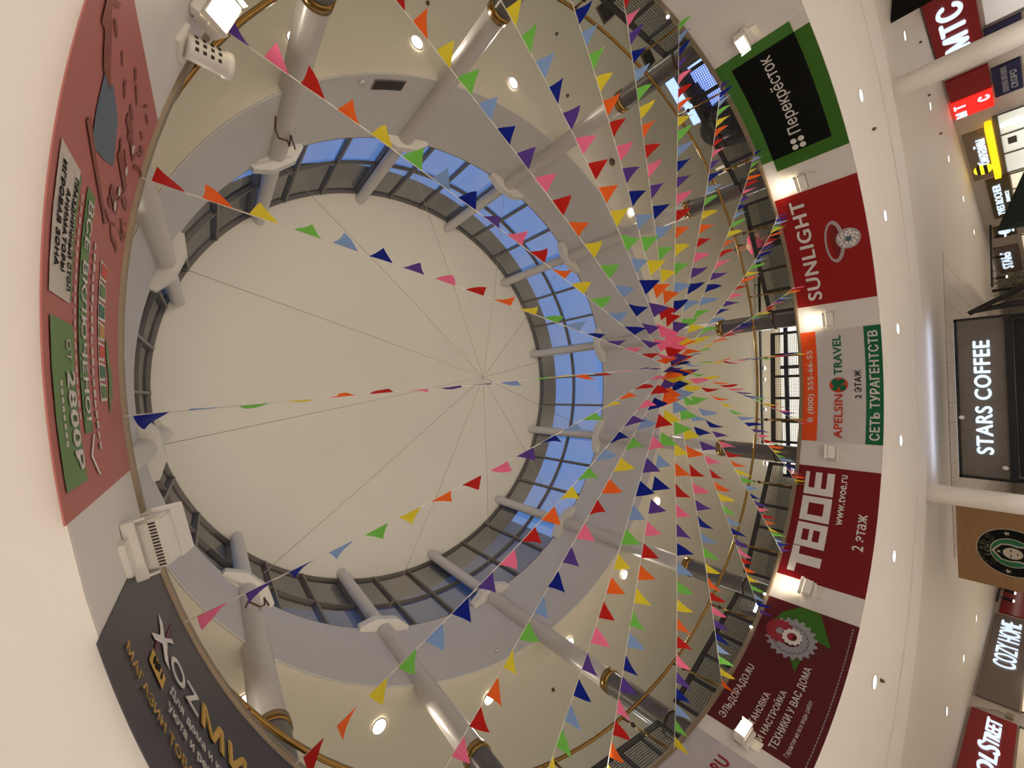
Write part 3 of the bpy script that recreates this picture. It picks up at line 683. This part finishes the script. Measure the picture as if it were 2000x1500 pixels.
PL.text('ОТКРЫТИЕ МАГАЗИНА', 2.6, 1.42, 2.36, 2.48, .075, M_gry, s, .0); PL.text('СКОРО', 2.54, 1.72, 2.18, 2.31, .075, M_gry, s, .01)
s = tag(pbox(PL, 'narrow_signboard', -.36, -.05, 2.0, 2.66, .0, .06, M_navy), 'narrow navy strip under the glowing lettered sign', 'sign')
s = tag(pbox(PL, 'light_tube', 3.9, 7.45, 2.83, 2.99, .0, .28, mat('bar_yellow', (1, .72, .02, 1), .4, emit=(1, .60, .01, 1), estr=.95)), 'long glowing yellow light bar over a shop front', 'light bar')
s = tag(pbox(PL, 'shop_sign', 4.2, 7.6, 3.0, 3.55, .0, .03, M_sgrey), 'grey sign with white outlined letters and striped ball above yellow bar', 'sign')
PL.text('билайн', 6.5, 4.75, 3.06, 3.34, .06, M_sign, s, .015)
M_yel = mat('ball_yellow', (1, .82, .02, 1), .4, emit=(1, .80, .02, 1), estr=1.0)
cx, cz = 6.82, 3.25
for j, (h0, h1) in enumerate(((-1, -.5), (-.5, -.1), (-.1, .3), (.3, .68), (.68, 1))):
    pts = []
    for q in range(13):
        h = h0 + (h1 - h0) * q / 12; pts.append((cx + .34 * math.sqrt(max(0, 1 - h * h)) + .001, cz + .24 * h))
    for q in range(12, -1, -1):
        h = h0 + (h1 - h0) * q / 12; pts.append((cx - .34 * math.sqrt(max(0, 1 - h * h)) - .001, cz + .24 * h))
    PL.poly(pts, .03, .08, M_yel if j % 2 == 0 or j == 3 and False else M_black, s, 'striped_ball')
s = tag(pbox(PL, 'shop_sign', 7.75, 11.3, 2.66, 3.26, .0, .08, M_olive), 'olive perfume shop sign with white glowing letters', 'sign')
PL.text('YVES ROCHER', 10.95, 8.22, 2.92, 3.14, .10, M_sign, s, .02); PL.text('FRANCE', 9.85, 8.92, 2.73, 2.84, .10, M_sign, s, .02)
s = tag(pbox(PL, 'shop_sign', 12.2, 13.4, 2.72, 3.40, .0, .05, M_olive), 'round white glowing emblem sign under the green parasol', 'sign')
PL.poly([(12.8 + .30 * math.cos(2 * PI * i / 20), 3.07 + .19 * math.sin(2 * PI * i / 20)) for i in range(20)], .05, .08, M_sign, s, 'emblem'); pbox(PL, 'small_plate', 12.65, 12.95, 2.78, 2.85, .05, .08, M_sign, s)
s = tag(pbox(PL, 'shop_sign', 14.6, 18.2, 2.75, 3.55, .0, .05, M_sgrey), 'far grey sign with stacked white glowing letters behind the track lights', 'sign')
PL.text('STARS', 17.5, 15.3, 3.04, 3.40, .07, M_sign, s, .03)
# shop front panels below the signs on the right-hand wall
M_shopg = mat('shop_interior_glow', (.8, .84, .8, 1), .5, emit=(.74, .80, .76, 1), estr=.38); M_shopw = mat('shop_interior_warm', (.9, .8, .66, 1), .5, emit=(.95, .78, .55, 1), estr=.55)
t = tag(pbox(PL, 'storefront', 3.7, 7.6, .1, 2.74, .0, .03, M_shopg), 'greenish lit shop window under the yellow bar', 'shop window')
bm = bmesh.new()
for x in (3.7, 4.95, 6.2, 7.6): PL.box(bm, x - .03, x + .03, .1, 2.76, .03, .07)
PL.box(bm, 3.7, 7.6, 2.68, 2.80, .03, .07); link('frame', bm, M_dark, t)
pbox(PL, 'dark_poster', 5.25, 5.65, 2.35, 2.55, .035, .05, M_mesh, t); pbox(PL, 'lamp', 4.35, 4.5, 2.2, 2.62, .035, .06, M_lampc, t)
t = tag(pbox(PL, 'storefront', 7.75, 11.4, .1, 2.62, .0, .03, M_shopw), 'warm lit shop window under the olive sign', 'shop window')
bm = bmesh.new()
for x in (7.75, 9.0, 10.2, 11.4): PL.box(bm, x - .025, x + .025, .1, 2.64, .03, .07)
link('frame', bm, M_dark, t)
t = tag(pbox(PL, 'storefront', -3.4, -.45, .1, 2.6, .0, .03, mat('shop_interior_grey', (.6, .58, .56, 1), .4, emit=(.62, .58, .55, 1), estr=.28)), 'grey lit shop interior under the glowing lettered red sign', 'shop window')
bm = bmesh.new()
for x in (-3.4, -1.9, -.45): PL.box(bm, x - .04, x + .04, .1, 2.64, .03, .07)
link('frame', bm, M_dark, t)
t = tag(pbox(PL, 'storefront', 13.6, 19.0, .1, 2.6, .0, .03, M_shopw), 'far warm lit shop front behind the green parasol', 'shop window')
bm = bmesh.new()
for x in (13.6, 15.4, 17.2, 19.0): PL.box(bm, x - .03, x + .03, .1, 2.62, .03, .07)
link('frame', bm, M_dark, t)
# left-hand wall
s = tag(pbox(PR, 'shop_sign', 4.0, 10.75, 2.69, 3.57, .0, .06, M_sgrey), 'taupe home store sign with slim white outlined letters', 'sign')
PR.text('COZY HOME', 6.3, 10.15, 2.86, 3.40, .09, M_sign, s, -.012)
s = tag(pbox(PR, 'shop_sign', -1.2, 3.2, 2.69, 3.57, .0, .08, M_sred), 'dark red street fashion sign with bold white glowing letters', 'sign')
PR.text('COOL', -.9, 1.28, 2.94, 3.27, .11, M_sign, s, .03, shear=.15); PR.text('S', 1.3, 1.68, 2.92, 3.33, .11, M_sign, s, .03, shear=.15); PR.text('TREET', 1.7, 2.95, 2.95, 3.245, .11, M_sign, s, .03, shear=.15)
t = tag(pbox(PR, 'storefront', 4.0, 10.7, .1, 2.64, .0, .03, M_shopw), 'warm lit shop window under the taupe sign', 'shop window')
bm = bmesh.new()
for x in (4.0, 6.2, 8.4, 10.7): PR.box(bm, x - .03, x + .03, .1, 2.66, .03, .07)
link('frame', bm, M_dark, t)
t = tag(pbox(PR, 'storefront', -1.2, 3.2, .1, 2.64, .0, .03, mat('shop_interior_olive', (.5, .42, .3, 1), .5, emit=(.5, .42, .26, 1), estr=.3)), 'dim shop window under the dark red sign', 'shop window')
bm = bmesh.new()
for x in (-1.2, 1, 3.2): PR.box(bm, x - .03, x + .03, .1, 2.66, .03, .07)
link('frame', bm, M_dark, t)
s = tag(pbox(PR, 'shop_sign', 11.0, 15.5, 2.8, 3.5, .0, .05, M_sred), 'small far red sign beside the wood panel', 'sign')
t = tag(pbox(PR, 'alarm_box', 3.42, 3.68, 2.78, 2.92, .0, .07, mat('box_beige', rgb(150, 138, 112), .6)), 'small beige wall box with loose wires between two signs', 'alarm box')
link('wires', tube(bmesh.new(), [PR.at(3.35, .03, 3.5), PR.at(3.4, .05, 3.3), PR.at(3.6, .03, 3.1), PR.at(3.55, .04, 2.92)], .012, 6), M_wire, t)
# track spotlights in the hall
def track(p0, p1, lab, n, cat_group):
    p0, p1 = Vector(p0), Vector(p1)
    t = tag(bpy.data.objects.new('track_rail', None), lab, 'track light'); COL.objects.link(t); t.location = p0
    link('rail', tube(bmesh.new(), [Vector(), p1 - p0], .035, 8), M_black, t)
    for i in range(n):
        q = (p1 - p0) * ((i + .6) / n)
        bm = tube(bmesh.new(), [q, q + Vector((0, 0, -.12))], .018, 8); tube(bm, [q + Vector((-.02, 0, -.14)), q + Vector((-.06, .02, -.42))], .065, 12)
        h = link('spot_head', bm, M_black, t)
        bm = tube(bmesh.new(), [q + Vector((-.06, .02, -.421)), q + Vector((-.065, .022, -.45))], .055, 12); link('lens', bm, M_lamp, h)
track((24.6, -8.6, 3.45), (23.6, -4.6, 3.42), 'black track rail with spot heads in front of the far grey sign', 4, 'a')
track((22.0, 9.05, 3.56), (26.6, 8.7, 3.56), 'black track rail with spot heads beside the taupe sign', 5, 'b')

# ------------------------------------------------------------------ coffee kiosk signs
KX = Plane(Vector((10.0, 0, 0)), Vector((0, -1, 0)), Vector((-1, 0, 0)))
M_conc = mat('sign_concrete', rgb(108, 100, 92), .7, var=.2, scale=3); M_wood = mat('sign_oak', rgb(148, 112, 72), .55, var=.18, scale=3, stretch=(1, .6, 8))
t = thing('kiosk_sign', 'large grey concrete look coffee sign with black frame and glowing white letters', 'sign', (10.0, .45, 2.34))
def loc(o, t): o.matrix_parent_inverse = Matrix.Translation(-t.location); return o
loc(pbox(KX, 'panel', -2.38, 1.45, 2.38, 3.17, -.2, .0, M_conc, t), t)
bm = bmesh.new()
KX.box(bm, -2.42, 1.49, 3.15, 3.20, -.22, .03); KX.box(bm, -2.42, 1.49, 2.28, 2.39, -.22, .05); KX.box(bm, -2.42, -2.36, 2.28, 3.2, -.22, .03); KX.box(bm, 1.44, 1.49, 2.28, 3.2, -.22, .03)
for x in (-2.38, 1.45): KX.box(bm, x - .04, x + .04, 0, 2.3, -.2, -.1)
loc(link('frame', bm, M_black, t), t)
loc(KX.text('STARS COFFEE', -1.815, .92, 2.635, 2.905, .03, M_sign, t, .035), t)
loc(pbox(KX, 'body', -2.3, 1.4, .0, 2.27, -2.4, -.22, mat('kiosk_dark', rgb(26, 24, 24), .5, var=.2), t), t)
loc(pbox(KX, 'serving_glow', -1.2, .2, 1.4, 1.9, -.22, -.20, mat('kiosk_glow', rgb(120, 92, 60), .6), t), t)
light('AREA', 'strip_light', (.02, 0, 3.22 - 2.34), 9, (.55, .66, 1), direction=(0, 0, 1), parent=t, size=(.12, 3.8))
loc(pbox(KX, 'light_strip', -2.3, 1.4, 3.20, 3.21, -.12, -.04, M_sign, t), t)
for x, z, q in ((-2.1, 2.46, 1), (-.95, 3.12, 0)):
    bm = bmesh.new(); bmesh.ops.create_uvsphere(bm, u_segments=14, v_segments=10, radius=.05, matrix=Matrix.Translation(KX.at(x, .05, z))); d = loc(link('camera_dome', bm, M_white, t, True), t)
    bm = bmesh.new(); bmesh.ops.create_uvsphere(bm, u_segments=10, v_segments=8, radius=.024, matrix=Matrix.Translation(KX.at(x + .02, .09, z - .01))); loc(link('camera_lens', bm, M_black, d, True), t)
t = thing('wood_sign', 'oak panel sign with a round black and green emblem', 'sign', (10.0, 4.0, 2.2))
loc(pbox(KX, 'panel', -4.9, -3.095, 2.0, 3.285, -.2, .0, M_wood, t), t)
loc(pbox(KX, 'side_edge', -3.10, -3.05, 2.0, 3.285, -.2, .02, M_mesh, t), t)
bm = bmesh.new(); KX.box(bm, -4.8, -4.7, 0, 2.0, -.2, -.1); KX.box(bm, -3.3, -3.2, 0, 2.0, -.2, -.1); loc(link('leg', bm, M_black, t), t)
ex, ez, ER = -4.045, 2.43, .545
def disc(r, d, m, nm, n=40, cx=ex, cz_=ez, sy=1.0):
    return loc(KX.poly([(cx + r * math.cos(2 * PI * i / n), cz_ + sy * r * math.sin(2 * PI * i / n)) for i in range(n)], d, d + .006, m, t, nm), t)
disc(ER, .004, mat('emblem_cream', rgb(190, 180, 160), .5), 'emblem_rim'); disc(ER * .965, .012, M_blk, 'emblem_ring'); disc(ER * .60, .020, mat('emblem_cream', rgb(190, 180, 160), .5), 'emblem_rim'); disc(ER * .57, .028, mat('emblem_green', rgb(18, 104, 66), .5), 'emblem_field')
M_cream = mat('emblem_cream', rgb(190, 180, 160), .5)
for i, ch in enumerate('STARS'):
    th = rad(90 + 42 - 21 * i); bm = text_bm(ch, .02, .0)
    xs = [v.co.x for v in bm.verts]; mx_ = (min(xs) + max(xs)) / 2
    for v in bm.verts:
        x = (v.co.x - mx_) * .22; y = v.co.y * .22; rr = ER * .64 + y; a2 = th - x / (ER * .75)
        v.co = KX.at(ex + rr * math.cos(a2), .022, ez + rr * math.sin(a2))
    loc(link('lettering', bm, M_cream, t), t)
def star(cx, cz_, r, d):
    pts = [(cx + (r if i % 2 == 0 else r * .42) * math.sin(PI * i / 5), cz_ + (r if i % 2 == 0 else r * .42) * math.cos(PI * i / 5)) for i in range(10)]
    return loc(KX.poly(pts, d, d + .005, M_cream, t, 'star'), t)
star(ex + .43, ez + .06, .055, .02); star(ex - .43, ez + .06, .055, .02)
loc(KX.poly([(ex + a * .24, ez + b_ * .3) for a, b_ in ((0, 1.0), (.35, .8), (.75, .55), (.85, .1), (.75, -.35), (.9, -.9), (0, -1.0), (-.9, -.9), (-.75, -.35), (-.85, .1), (-.75, .55), (-.35, .8))], .036, .040, M_cream, t, 'hair_outline'), t)
loc(KX.poly([(ex + a * .21, ez + b_ * .26) for a, b_ in ((0, 1.0), (.35, .8), (.75, .55), (.85, .1), (.7, -.35), (.8, -.9), (0, -1.0), (-.8, -.9), (-.7, -.35), (-.85, .1), (-.75, .55), (-.35, .8))], .042, .046, M_blk, t, 'hair'), t)
disc(.125, .050, M_cream, 'face', 24, ex, ez - .02, 1.2)
loc(KX.poly([(ex + x, ez + z) for x, z in ((-.09, .01), (-.03, .02), (-.03, .0), (-.09, -.005))], .058, .061, M_blk, t, 'eye'), t); loc(KX.poly([(ex + x, ez + z) for x, z in ((.09, .01), (.03, .02), (.03, .0), (.09, -.005))], .058, .061, M_blk, t, 'eye'), t)
loc(KX.poly([(ex + x, ez + z) for x, z in ((-.035, -.085), (.035, -.085), (0, -.105))], .058, .061, M_blk, t, 'mouth'), t); star(ex, ez + .19, .04, .048)

HP = Plane(Vector((6.90, -7.81, 0)), Vector((0.30, -0.95, 0)).normalized(), Vector((-0.95, -0.30, 0)).normalized())
s = tag(pbox(HP, 'hanging_sign', 0, 2.2, 2.75, 3.63, -.06, .0, M_blk), 'dark hanging sign with white clover mark in the upper right corner', 'sign')
HP.text('Перекрёсток', .62, 2.1, 3.12, 3.27, .01, M_wtxt, s, .01, .0)
for a_, b_ in ((-1, 0), (1, 0), (0, -1), (0, 1)):
    HP.poly([(.36 + .075 * a_ + .05 * math.cos(2 * PI * i / 14), 3.19 + .075 * b_ + .05 * math.sin(2 * PI * i / 14)) for i in range(14)], .004, .010, M_wtxt, s, 'clover_leaf')
# ------------------------------------------------------------------ parasol, frame and garland by the kiosk
M_pg = mat('parasol_green', rgb(12, 34, 24), .8, var=.1)
t = thing('parasol', 'dark green parasol canopy beside the coffee sign', 'parasol', (9.5, -3.354, 0))
bm = bmesh.new(); tip = bm.verts.new((0, 0, 2.42)); rim = [bm.verts.new(p) for p in ((-.5, -.02, 1.86), (.5, -.10, 1.86), (.5, -1.25, 1.86), (-.5, -1.22, 1.92))]
low = [bm.verts.new((v.co.x, v.co.y, v.co.z - .14)) for v in rim]
for i in range(4):
    bm.faces.new((tip, rim[i], rim[(i + 1) % 4])); bm.faces.new((rim[i], low[i], low[(i + 1) % 4], rim[(i + 1) % 4]))
link('canopy', bm, M_pg, t); link('pole', tube(bmesh.new(), [(0, -.3, 0), (0, -.3, 1.95)], .03, 10), M_black, t)
link('base', revolve([(.001, 0), (.3, 0), (.3, .06), (.05, .1), (.001, .1)], n=20, closed=False), M_black, t)
M_bw = mat('dark_wood', rgb(24, 17, 15), .5, var=.2)
t = thing('beam_frame', 'dark round wooden poles joined at a point beside the coffee sign', 'wooden frame', (9.5, -1.7, 0))
link('pole', tube(bmesh.new(), [(0, .17, 2.90), (0, -.30, 2.07), (0, -1.35, 0.0)], .055, 12), M_bw, t, True)
link('beam', tube(bmesh.new(), [(0.06, .13, 2.84), (0.06, .04, 2.25), (.06, .0, 0)], [.04, .075, .09], 10), M_bw, t, True)
t = thing('fir_garland', 'green fir garland beside the dark wooden poles', 'garland', (13.0, -2.6, 0))
bm = bmesh.new(); rnd = random.Random(3)
for i in range(700):
    c = Vector((rnd.uniform(-.2, .2), rnd.gauss(0, .28), 2.75 - rnd.random() ** .8 * .9)); d = Vector((rnd.uniform(-1, 1), rnd.uniform(-1, 1), rnd.uniform(-.9, .3))).normalized() * .17
    q = d.cross(Vector((0, 0, 1))).normalized() * .012
    bm.faces.new([bm.verts.new(c - q), bm.verts.new(c + q), bm.verts.new(c + d)])
link('needles', bm, mat('fir_green', rgb(60, 74, 44), .7, var=.3), t); link('stem', tube(bmesh.new(), [(0, 0, 0), (0, 0, 2.75)], .04, 8), M_bw, t)

# ------------------------------------------------------------------ gallery things
G = Plane(Vector((13.9, 0, 0)), Vector((0, -1, 0)), Vector((-1, 0, 0)))
M_shopup = mat('shop_upper_glow', (1, .96, .86, 1), .5, emit=(1, .92, .80, 1), estr=1.0)
t = tag(pbox(G, 'storefront', -3.6, 3.0, Z_F1, 8.5, -.05, 0, M_shopup), 'bright shop front across the gallery behind the mesh panel', 'shop window')
bm = bmesh.new()
for x in (-3.6, -1.4, .8, 3.0): G.box(bm, x - .06, x + .06, Z_F1, 8.5, 0, .06)
G.box(bm, -3.6, 3.0, 8.22, 8.36, 0, .06); G.box(bm, -3.6, 3.0, 7.0, 7.1, 0, .06); link('frame', bm, M_navy, t)
t = tag(bpy.data.objects.new('track_rail', None), 'straight black track under the gallery ceiling in front of bright spots', 'track light'); COL.objects.link(t); t.location = (12.3, 0, 8.6)
bm = bmesh.new(); box(bm, (0, -.8, 0), (.12, 7.0, .05)); link('rail', bm, M_black, t)
bm = bmesh.new()
for y in (-4, 2.4): box(bm, (0, y, .08), (.03, .03, .12))
link('hanger', bm, M_black, t)
for y, nm, rr in ((-.72, 'large glaring spotlight behind the black gallery track', .085), (-.28, 'small bright spotlight below the glaring one near the gallery track', .06), (.92, 'small bright spotlight alone behind the gallery track', .06), (3.05, 'glaring spotlight beside the column left of the clothing banner', .085)):
    p = (12.75, y, 8.738)
    t = thing('spotlight', nm, 'spotlight', p, 0, 'gallery spotlights')
    link('can', revolve([(rr, 0), (rr, -.10), (rr * .8, -.10)], n=20, closed=False), M_white, t, True)
    bm = revolve([(.001, -.12), (rr, -.07)], n=20, closed=False); link('lens', bm, mat('lamp_glow_spot', (1, 1, 1, 1), .4, emit=(.85, .95, 1, 1), estr=25), t)
    light('SPOT', 'lamp_light', (0, 0, -.14), 45, (.9, .97, 1), .06, (-.5, 0, -1), 130, .5, t)
for az in (-62, 70, 95, 120, -95, -120):
    light('SPOT', 'lamp_light', pol(10.5, az, 8.6), 150, (.90, 1, .95), .1, (0, 0, -1), 150, .5)  # unseen spots without fittings, added for more cool bounce in the gallery
# vents and detectors
def ceil_box(name, lab, cat, x, y, z, sx, sy, sz, rz, m, grp=None):
    t = thing(name, lab, cat, (x, y, z), rz, grp); bm = bmesh.new(); box(bm, (0, 0, -sz / 2), (sx, sy, sz)); link('frame', bm, M_white if m is not M_mesh else M_dark, t)
    bm = bmesh.new()
    for i in range(7): box(bm, (-sx * .42 + sx * .84 * i / 6, 0, -sz - .006), (sx * .09, sy * .88, .012))
    link('louvre', bm, m, t); return t
ceil_box('air_vent', 'dark ceiling vent hatch near the top edge above the handrail', 'vent', 3.47, -10.05, 8.735, .62, .42, .05, rad(-50), M_mesh, 'ceiling vents')
ceil_box('air_vent', 'dark ceiling vent hatch beside the column left of the green banner', 'vent', 5.37, -9.7, 8.735, .55, .42, .05, rad(-50), M_mesh, 'ceiling vents')
t = tag(link('air_vent', revolve([(6.018, 8.99), (6.0, 8.99), (6.0, 9.27), (6.018, 9.27)], -115.9, -109.8, 8), mat('vent_frame', rgb(120, 110, 98), .6)), 'rectangular grey vent grille on the drum wall', 'vent')
bm = bmesh.new()
for i in range(8): revolve([(6.0, 9.005 + i * .033), (5.992, 9.005 + i * .033), (5.992, 9.022 + i * .033), (6.0, 9.022 + i * .033)], -115.7, -110, 6, bm=bm)
link('slats', bm, M_mesh, t)
def detector(p, lab, r=.05, wallaz=None, m=M_white):
    t = thing('smoke_detector', lab, 'detector', p, 0, 'small ceiling sensors')
    bm = revolve([(.001, -.05), (r * .7, -.05), (r, -.025), (r, 0), (.001, 0)], n=16, closed=False)
    if wallaz is not None: bm.transform(Matrix.Rotation(rad(wallaz), 4, 'Z') @ Matrix.Rotation(PI / 2, 4, 'Y'))
    link('body', bm, m, t, True); bm = revolve([(.001, -.056), (r * .3, -.054), (r * .3, -.05)], n=10, closed=False)
    if wallaz is not None: bm.transform(Matrix.Rotation(rad(wallaz), 4, 'Z') @ Matrix.Rotation(PI / 2, 4, 'Y'))
    link('sensor', bm, M_mesh, t, True)
detector(pol(6.02, -118.3, 9.03), 'small white sensor on the drum beside the vent grille', .05, -118.3)
detector(pol(6.02, 88.0, 9.15), 'small white sensor on the drum above the photo bottom bunting', .05, 88.0)
M_sprk = mat('sprinkler_brown', rgb(96, 82, 62), .5)
for x, y, lab in ((-1.72, -7.2, 'near the photo top beside the orange pennant'), (1.67, -8.44, 'above the handrail in the upper middle'), (2.03, -7.05, 'beside the navy pennant near the brass collar'),
                  (5.25, -6.97, 'above the right part of the green banner'), (1.48, 7.13, 'behind the pink pennant near the bottom')):
    detector((x, y, 8.735), 'tiny brown sprinkler head on the gallery ceiling ' + lab, .035, None, M_sprk)
detector((3.7, -5.96, 8.735), 'round brown ceiling cap beside the red pennants above the green banner', .10, None, M_sprk)
for p, lab in ((pol(7.0, -42.1, 3.642), 'beside the downlight under the green banner'), (pol(7.05, 49.8, 3.642), 'beside the downlight under the gear banner'), (pol(13.54, -41.8, 3.632), 'beside the pillar near the red sign'), (pol(13.68, -35.9, 3.632), 'near the plain red sign'), (pol(14.89, -30.7, 3.632), 'near the yellow bar')):
    detector(p, 'tiny brown sprinkler head on the ground floor ceiling ' + lab, .03, None, M_sprk)
# arcade machines
M_scr = mat('screen_blue', (.3, .4, 1, 1), .3, var=.3, scale=8, emit=(.22, .34, 1, 1), estr=1.5)
def arcade(az, r, h, lab):
    t = thing('arcade_machine', lab, 'arcade machine', pol(r, az, Z_F1), rad(az), 'arcade machines')
    bm = bmesh.new(); prism(bm, [(-.45, 0), (.35, 0), (.35, h), (-.25, h), (-.35, h - .35), (-.12, h - .5), (-.12, h - 1.0), (-.45, h - 1.15)], -.42, .42, Matrix(((1, 0, 0, 0), (0, 0, 1, 0), (0, 1, 0, 0), (0, 0, 0, 1))))
    link('cabinet', bm, M_black, t)
    bm = bmesh.new(); box(bm, (-.135, 0, h - .75), (.03, .7, .46)); link('screen', bm, M_scr, t)
    bm = bmesh.new(); box(bm, (-.31, 0, h - .17), (.03, .76, .26), Matrix.Translation((0, 0, 0))); link('marquee', bm, M_scr, t)
    bm = bmesh.new(); box(bm, (-.4, 0, h - 1.12), (.2, .7, .05)); s_ = link('control_panel', bm, mat('panel_red', rgb(150, 24, 40), .4), t)
    bm = tube(bmesh.new(), [(-.42, -.15, h - 1.1), (-.42, -.15, h - .98)], .014, 8); link('joystick', bm, M_white, s_)
arcade(-60.5, 8.2, 2.1, 'black arcade machine with blue screen, the one nearer the pale column')
arcade(-56.6, 8.2, 2.0, 'black arcade machine with blue screen, the one nearer the black pod')
t = thing('game_pod', 'rounded black game pod behind the railing above the green banner', 'game pod', pol(8.1, -51, Z_F1), rad(-51))
bm = bmesh.new(); bmesh.ops.create_uvsphere(bm, u_segments=24, v_segments=16, radius=1); 
for v in bm.verts:
    c = v.co; c.x *= .5; c.y *= .62; c.z = 1.0 + c.z * 1.0 if c.z > 0 else 1.0 + c.z
link('shell', bm, mat('pod_black', rgb(22, 20, 26), .25, var=.05), t, True)
bm = revolve([(.45, 1.45), (.53, 1.45), (.53, 1.5), (.45, 1.5)], n=24); link('rim', bm, M_mesh, t)
for y, w in ((-.06, 'left'), (.06, 'right')):
    t = thing('striped_post', 'white and gold striped post, the one nearer the %s' % ('black game pod' if w == 'left' else 'diamond ring banner'), 'post', pol(8.0, -43.9 + y * 8, Z_F1), 0, 'striped posts')
    link('shaft', tube(bmesh.new(), [(0, 0, 0), (0, 0, 1.95)], .035, 12), mat('post_white', rgb(216, 206, 190), .4), t, True)
    bm = bmesh.new()
    for z in (1.15, 1.45, 1.62): tube(bm, [(0, 0, z), (0, 0, z + .10)], .037, 12)
    link('gold_band', bm, M_brass, t, True)
for az, w in ((-84.4, 'left of the green supermarket banner'), (57.9, 'above the gears of the dark red banner'), (50.3, 'at the right end of the dark red banner')):
    t = thing('trim_lamp', 'tiny round glowing lamp on the trim ' + w, 'small lamp', pol(5.372, az, 4.99), rad(az), 'trim lamps')
    bm = bmesh.new(); bmesh.ops.create_uvsphere(bm, u_segments=12, v_segments=8, radius=.026, matrix=Matrix.Translation((-.03, 0, .02))); link('bulb', bm, mat('bulb_glow', (1, 1, .95, 1), .4, emit=(1, .96, .85, 1), estr=3), t)
    link('holder', tube(bmesh.new(), [(0, 0, .01), (-.02, 0, .02)], .02, 10), M_brass, t)
t = thing('wedge_light', 'grey wedge shaped light with bright edge near the column by the clothing banner', 'wall light', pol(7.2, 45.6, 5.95), rad(45.6))
bm = bmesh.new(); prism(bm, [(-.16, -.18), (.14, -.18), (.14, .2), (-.02, .2)], -.22, .22, Matrix(((1, 0, 0, 0), (0, 0, 1, 0), (0, 1, 0, 0), (0, 0, 0, 1)))); link('housing', bm, M_dark, t)
bm = bmesh.new(); box(bm, (-.165, 0, -.17), (.02, .42, .05)); link('lit_edge', bm, M_lampc, t)
link('stand', tube(bmesh.new(), [(.1, 0, -.18), (.1, 0, Z_F1 - 5.95)], .03, 10), M_dark, t)
# person on the gallery
t = tag(bpy.data.objects.new('person', None), 'person with dark hair and pink top standing behind the railing', 'person'); COL.objects.link(t)
t.location = pol(7.2, -29.1, Z_F1); t.rotation_euler = (0, 0, rad(-29.1 + 180))
def skin(name, verts, edges, radii, m, parent, lev=2):
    me = bpy.data.meshes.new(name); me.from_pydata(verts, edges, []); o = bpy.data.objects.new(name, me); COL.objects.link(o)
    sk = o.modifiers.new('skin', 'SKIN'); ss = o.modifiers.new('sub', 'SUBSURF'); ss.levels = ss.render_levels = lev
    for i, r in enumerate(radii): me.skin_vertices[0].data[i].radius = r if isinstance(r, tuple) else (r, r)
    me.skin_vertices[0].data[0].use_root = True
    dg = bpy.context.evaluated_depsgraph_get(); dg.update(); m2 = bpy.data.meshes.new_from_object(o.evaluated_get(dg)); bpy.data.objects.remove(o)
    m2.materials.append(m)
    for p in m2.polygons: p.use_smooth = True
    o = bpy.data.objects.new(name, m2); COL.objects.link(o); o.parent = parent; return o
M_skin = mat('skin', rgb(206, 158, 130), .5)
skin('body', [(0, 0, .95), (0, 0, 1.15), (0, 0, 1.36), (0, 0, 1.46), (.02, 0, 1.53), (.03, 0, 1.62), (.02, 0, 1.70), (0, .19, 1.37), (.03, .25, 1.12), (.26, .2, 1.05), (.33, .19, 1.06), (0, -.19, 1.37), (.03, -.25, 1.12), (.26, -.2, 1.05), (.33, -.19, 1.06), (0, .10, .88), (0, .10, .48), (0, .10, .06), (.13, .10, .03), (0, -.10, .88), (0, -.10, .48), (0, -.10, .06), (.13, -.10, .03)],
     [(0, 1), (1, 2), (2, 3), (3, 4), (4, 5), (5, 6), (2, 7), (7, 8), (8, 9), (9, 10), (2, 11), (11, 12), (12, 13), (13, 14), (0, 15), (15, 16), (16, 17), (17, 18), (0, 19), (19, 20), (20, 21), (21, 22)],
     [(.15, .12), (.13, .11), (.15, .11), .055, .06, (.085, .10), .07, .05, .04, .032, .03, .05, .04, .032, .03, .08, .055, .04, .035, .08, .055, .04, .035], M_skin, t)
skin('pink_top', [(0, 0, .98), (0, 0, 1.15), (0, 0, 1.36), (0, 0, 1.42), (0, .19, 1.37), (.02, .235, 1.22), (0, -.19, 1.37), (.02, -.235, 1.22)], [(0, 1), (1, 2), (2, 3), (2, 4), (4, 5), (2, 6), (6, 7)], [(.17, .14), (.15, .125), (.165, .125), .075, .066, .056, .066, .056], mat('cloth_pink', rgb(232, 92, 132), .8), t)
skin('trousers', [(0, 0, .96), (0, .10, .86), (0, .10, .48), (0, .10, .10), (0, -.10, .86), (0, -.10, .48), (0, -.10, .10)], [(0, 1), (1, 2), (2, 3), (0, 4), (4, 5), (5, 6)], [(.165, .135), .095, .07, .055, .095, .07, .055], mat('cloth_dark', rgb(40, 40, 52), .8), t)
bm = bmesh.new(); bmesh.ops.create_uvsphere(bm, u_segments=18, v_segments=12, radius=.12, matrix=Matrix.Translation((-.015, 0, 1.66)) @ Matrix.Diagonal((1.0, .9, 1.05, 1)))
tube(bm, [(-.09, 0, 1.62), (-.11, 0, 1.45)], [.07, .04], 10); link('hair', bm, mat('hair_dark', rgb(28, 20, 18), .6), t, True)
bm = bmesh.new()
for s_ in (-1, 1): bmesh.ops.create_uvsphere(bm, u_segments=8, v_segments=6, radius=.012, matrix=Matrix.Translation((.112, s_ * .033, 1.63)))
link('eyes', bm, M_blk, t)
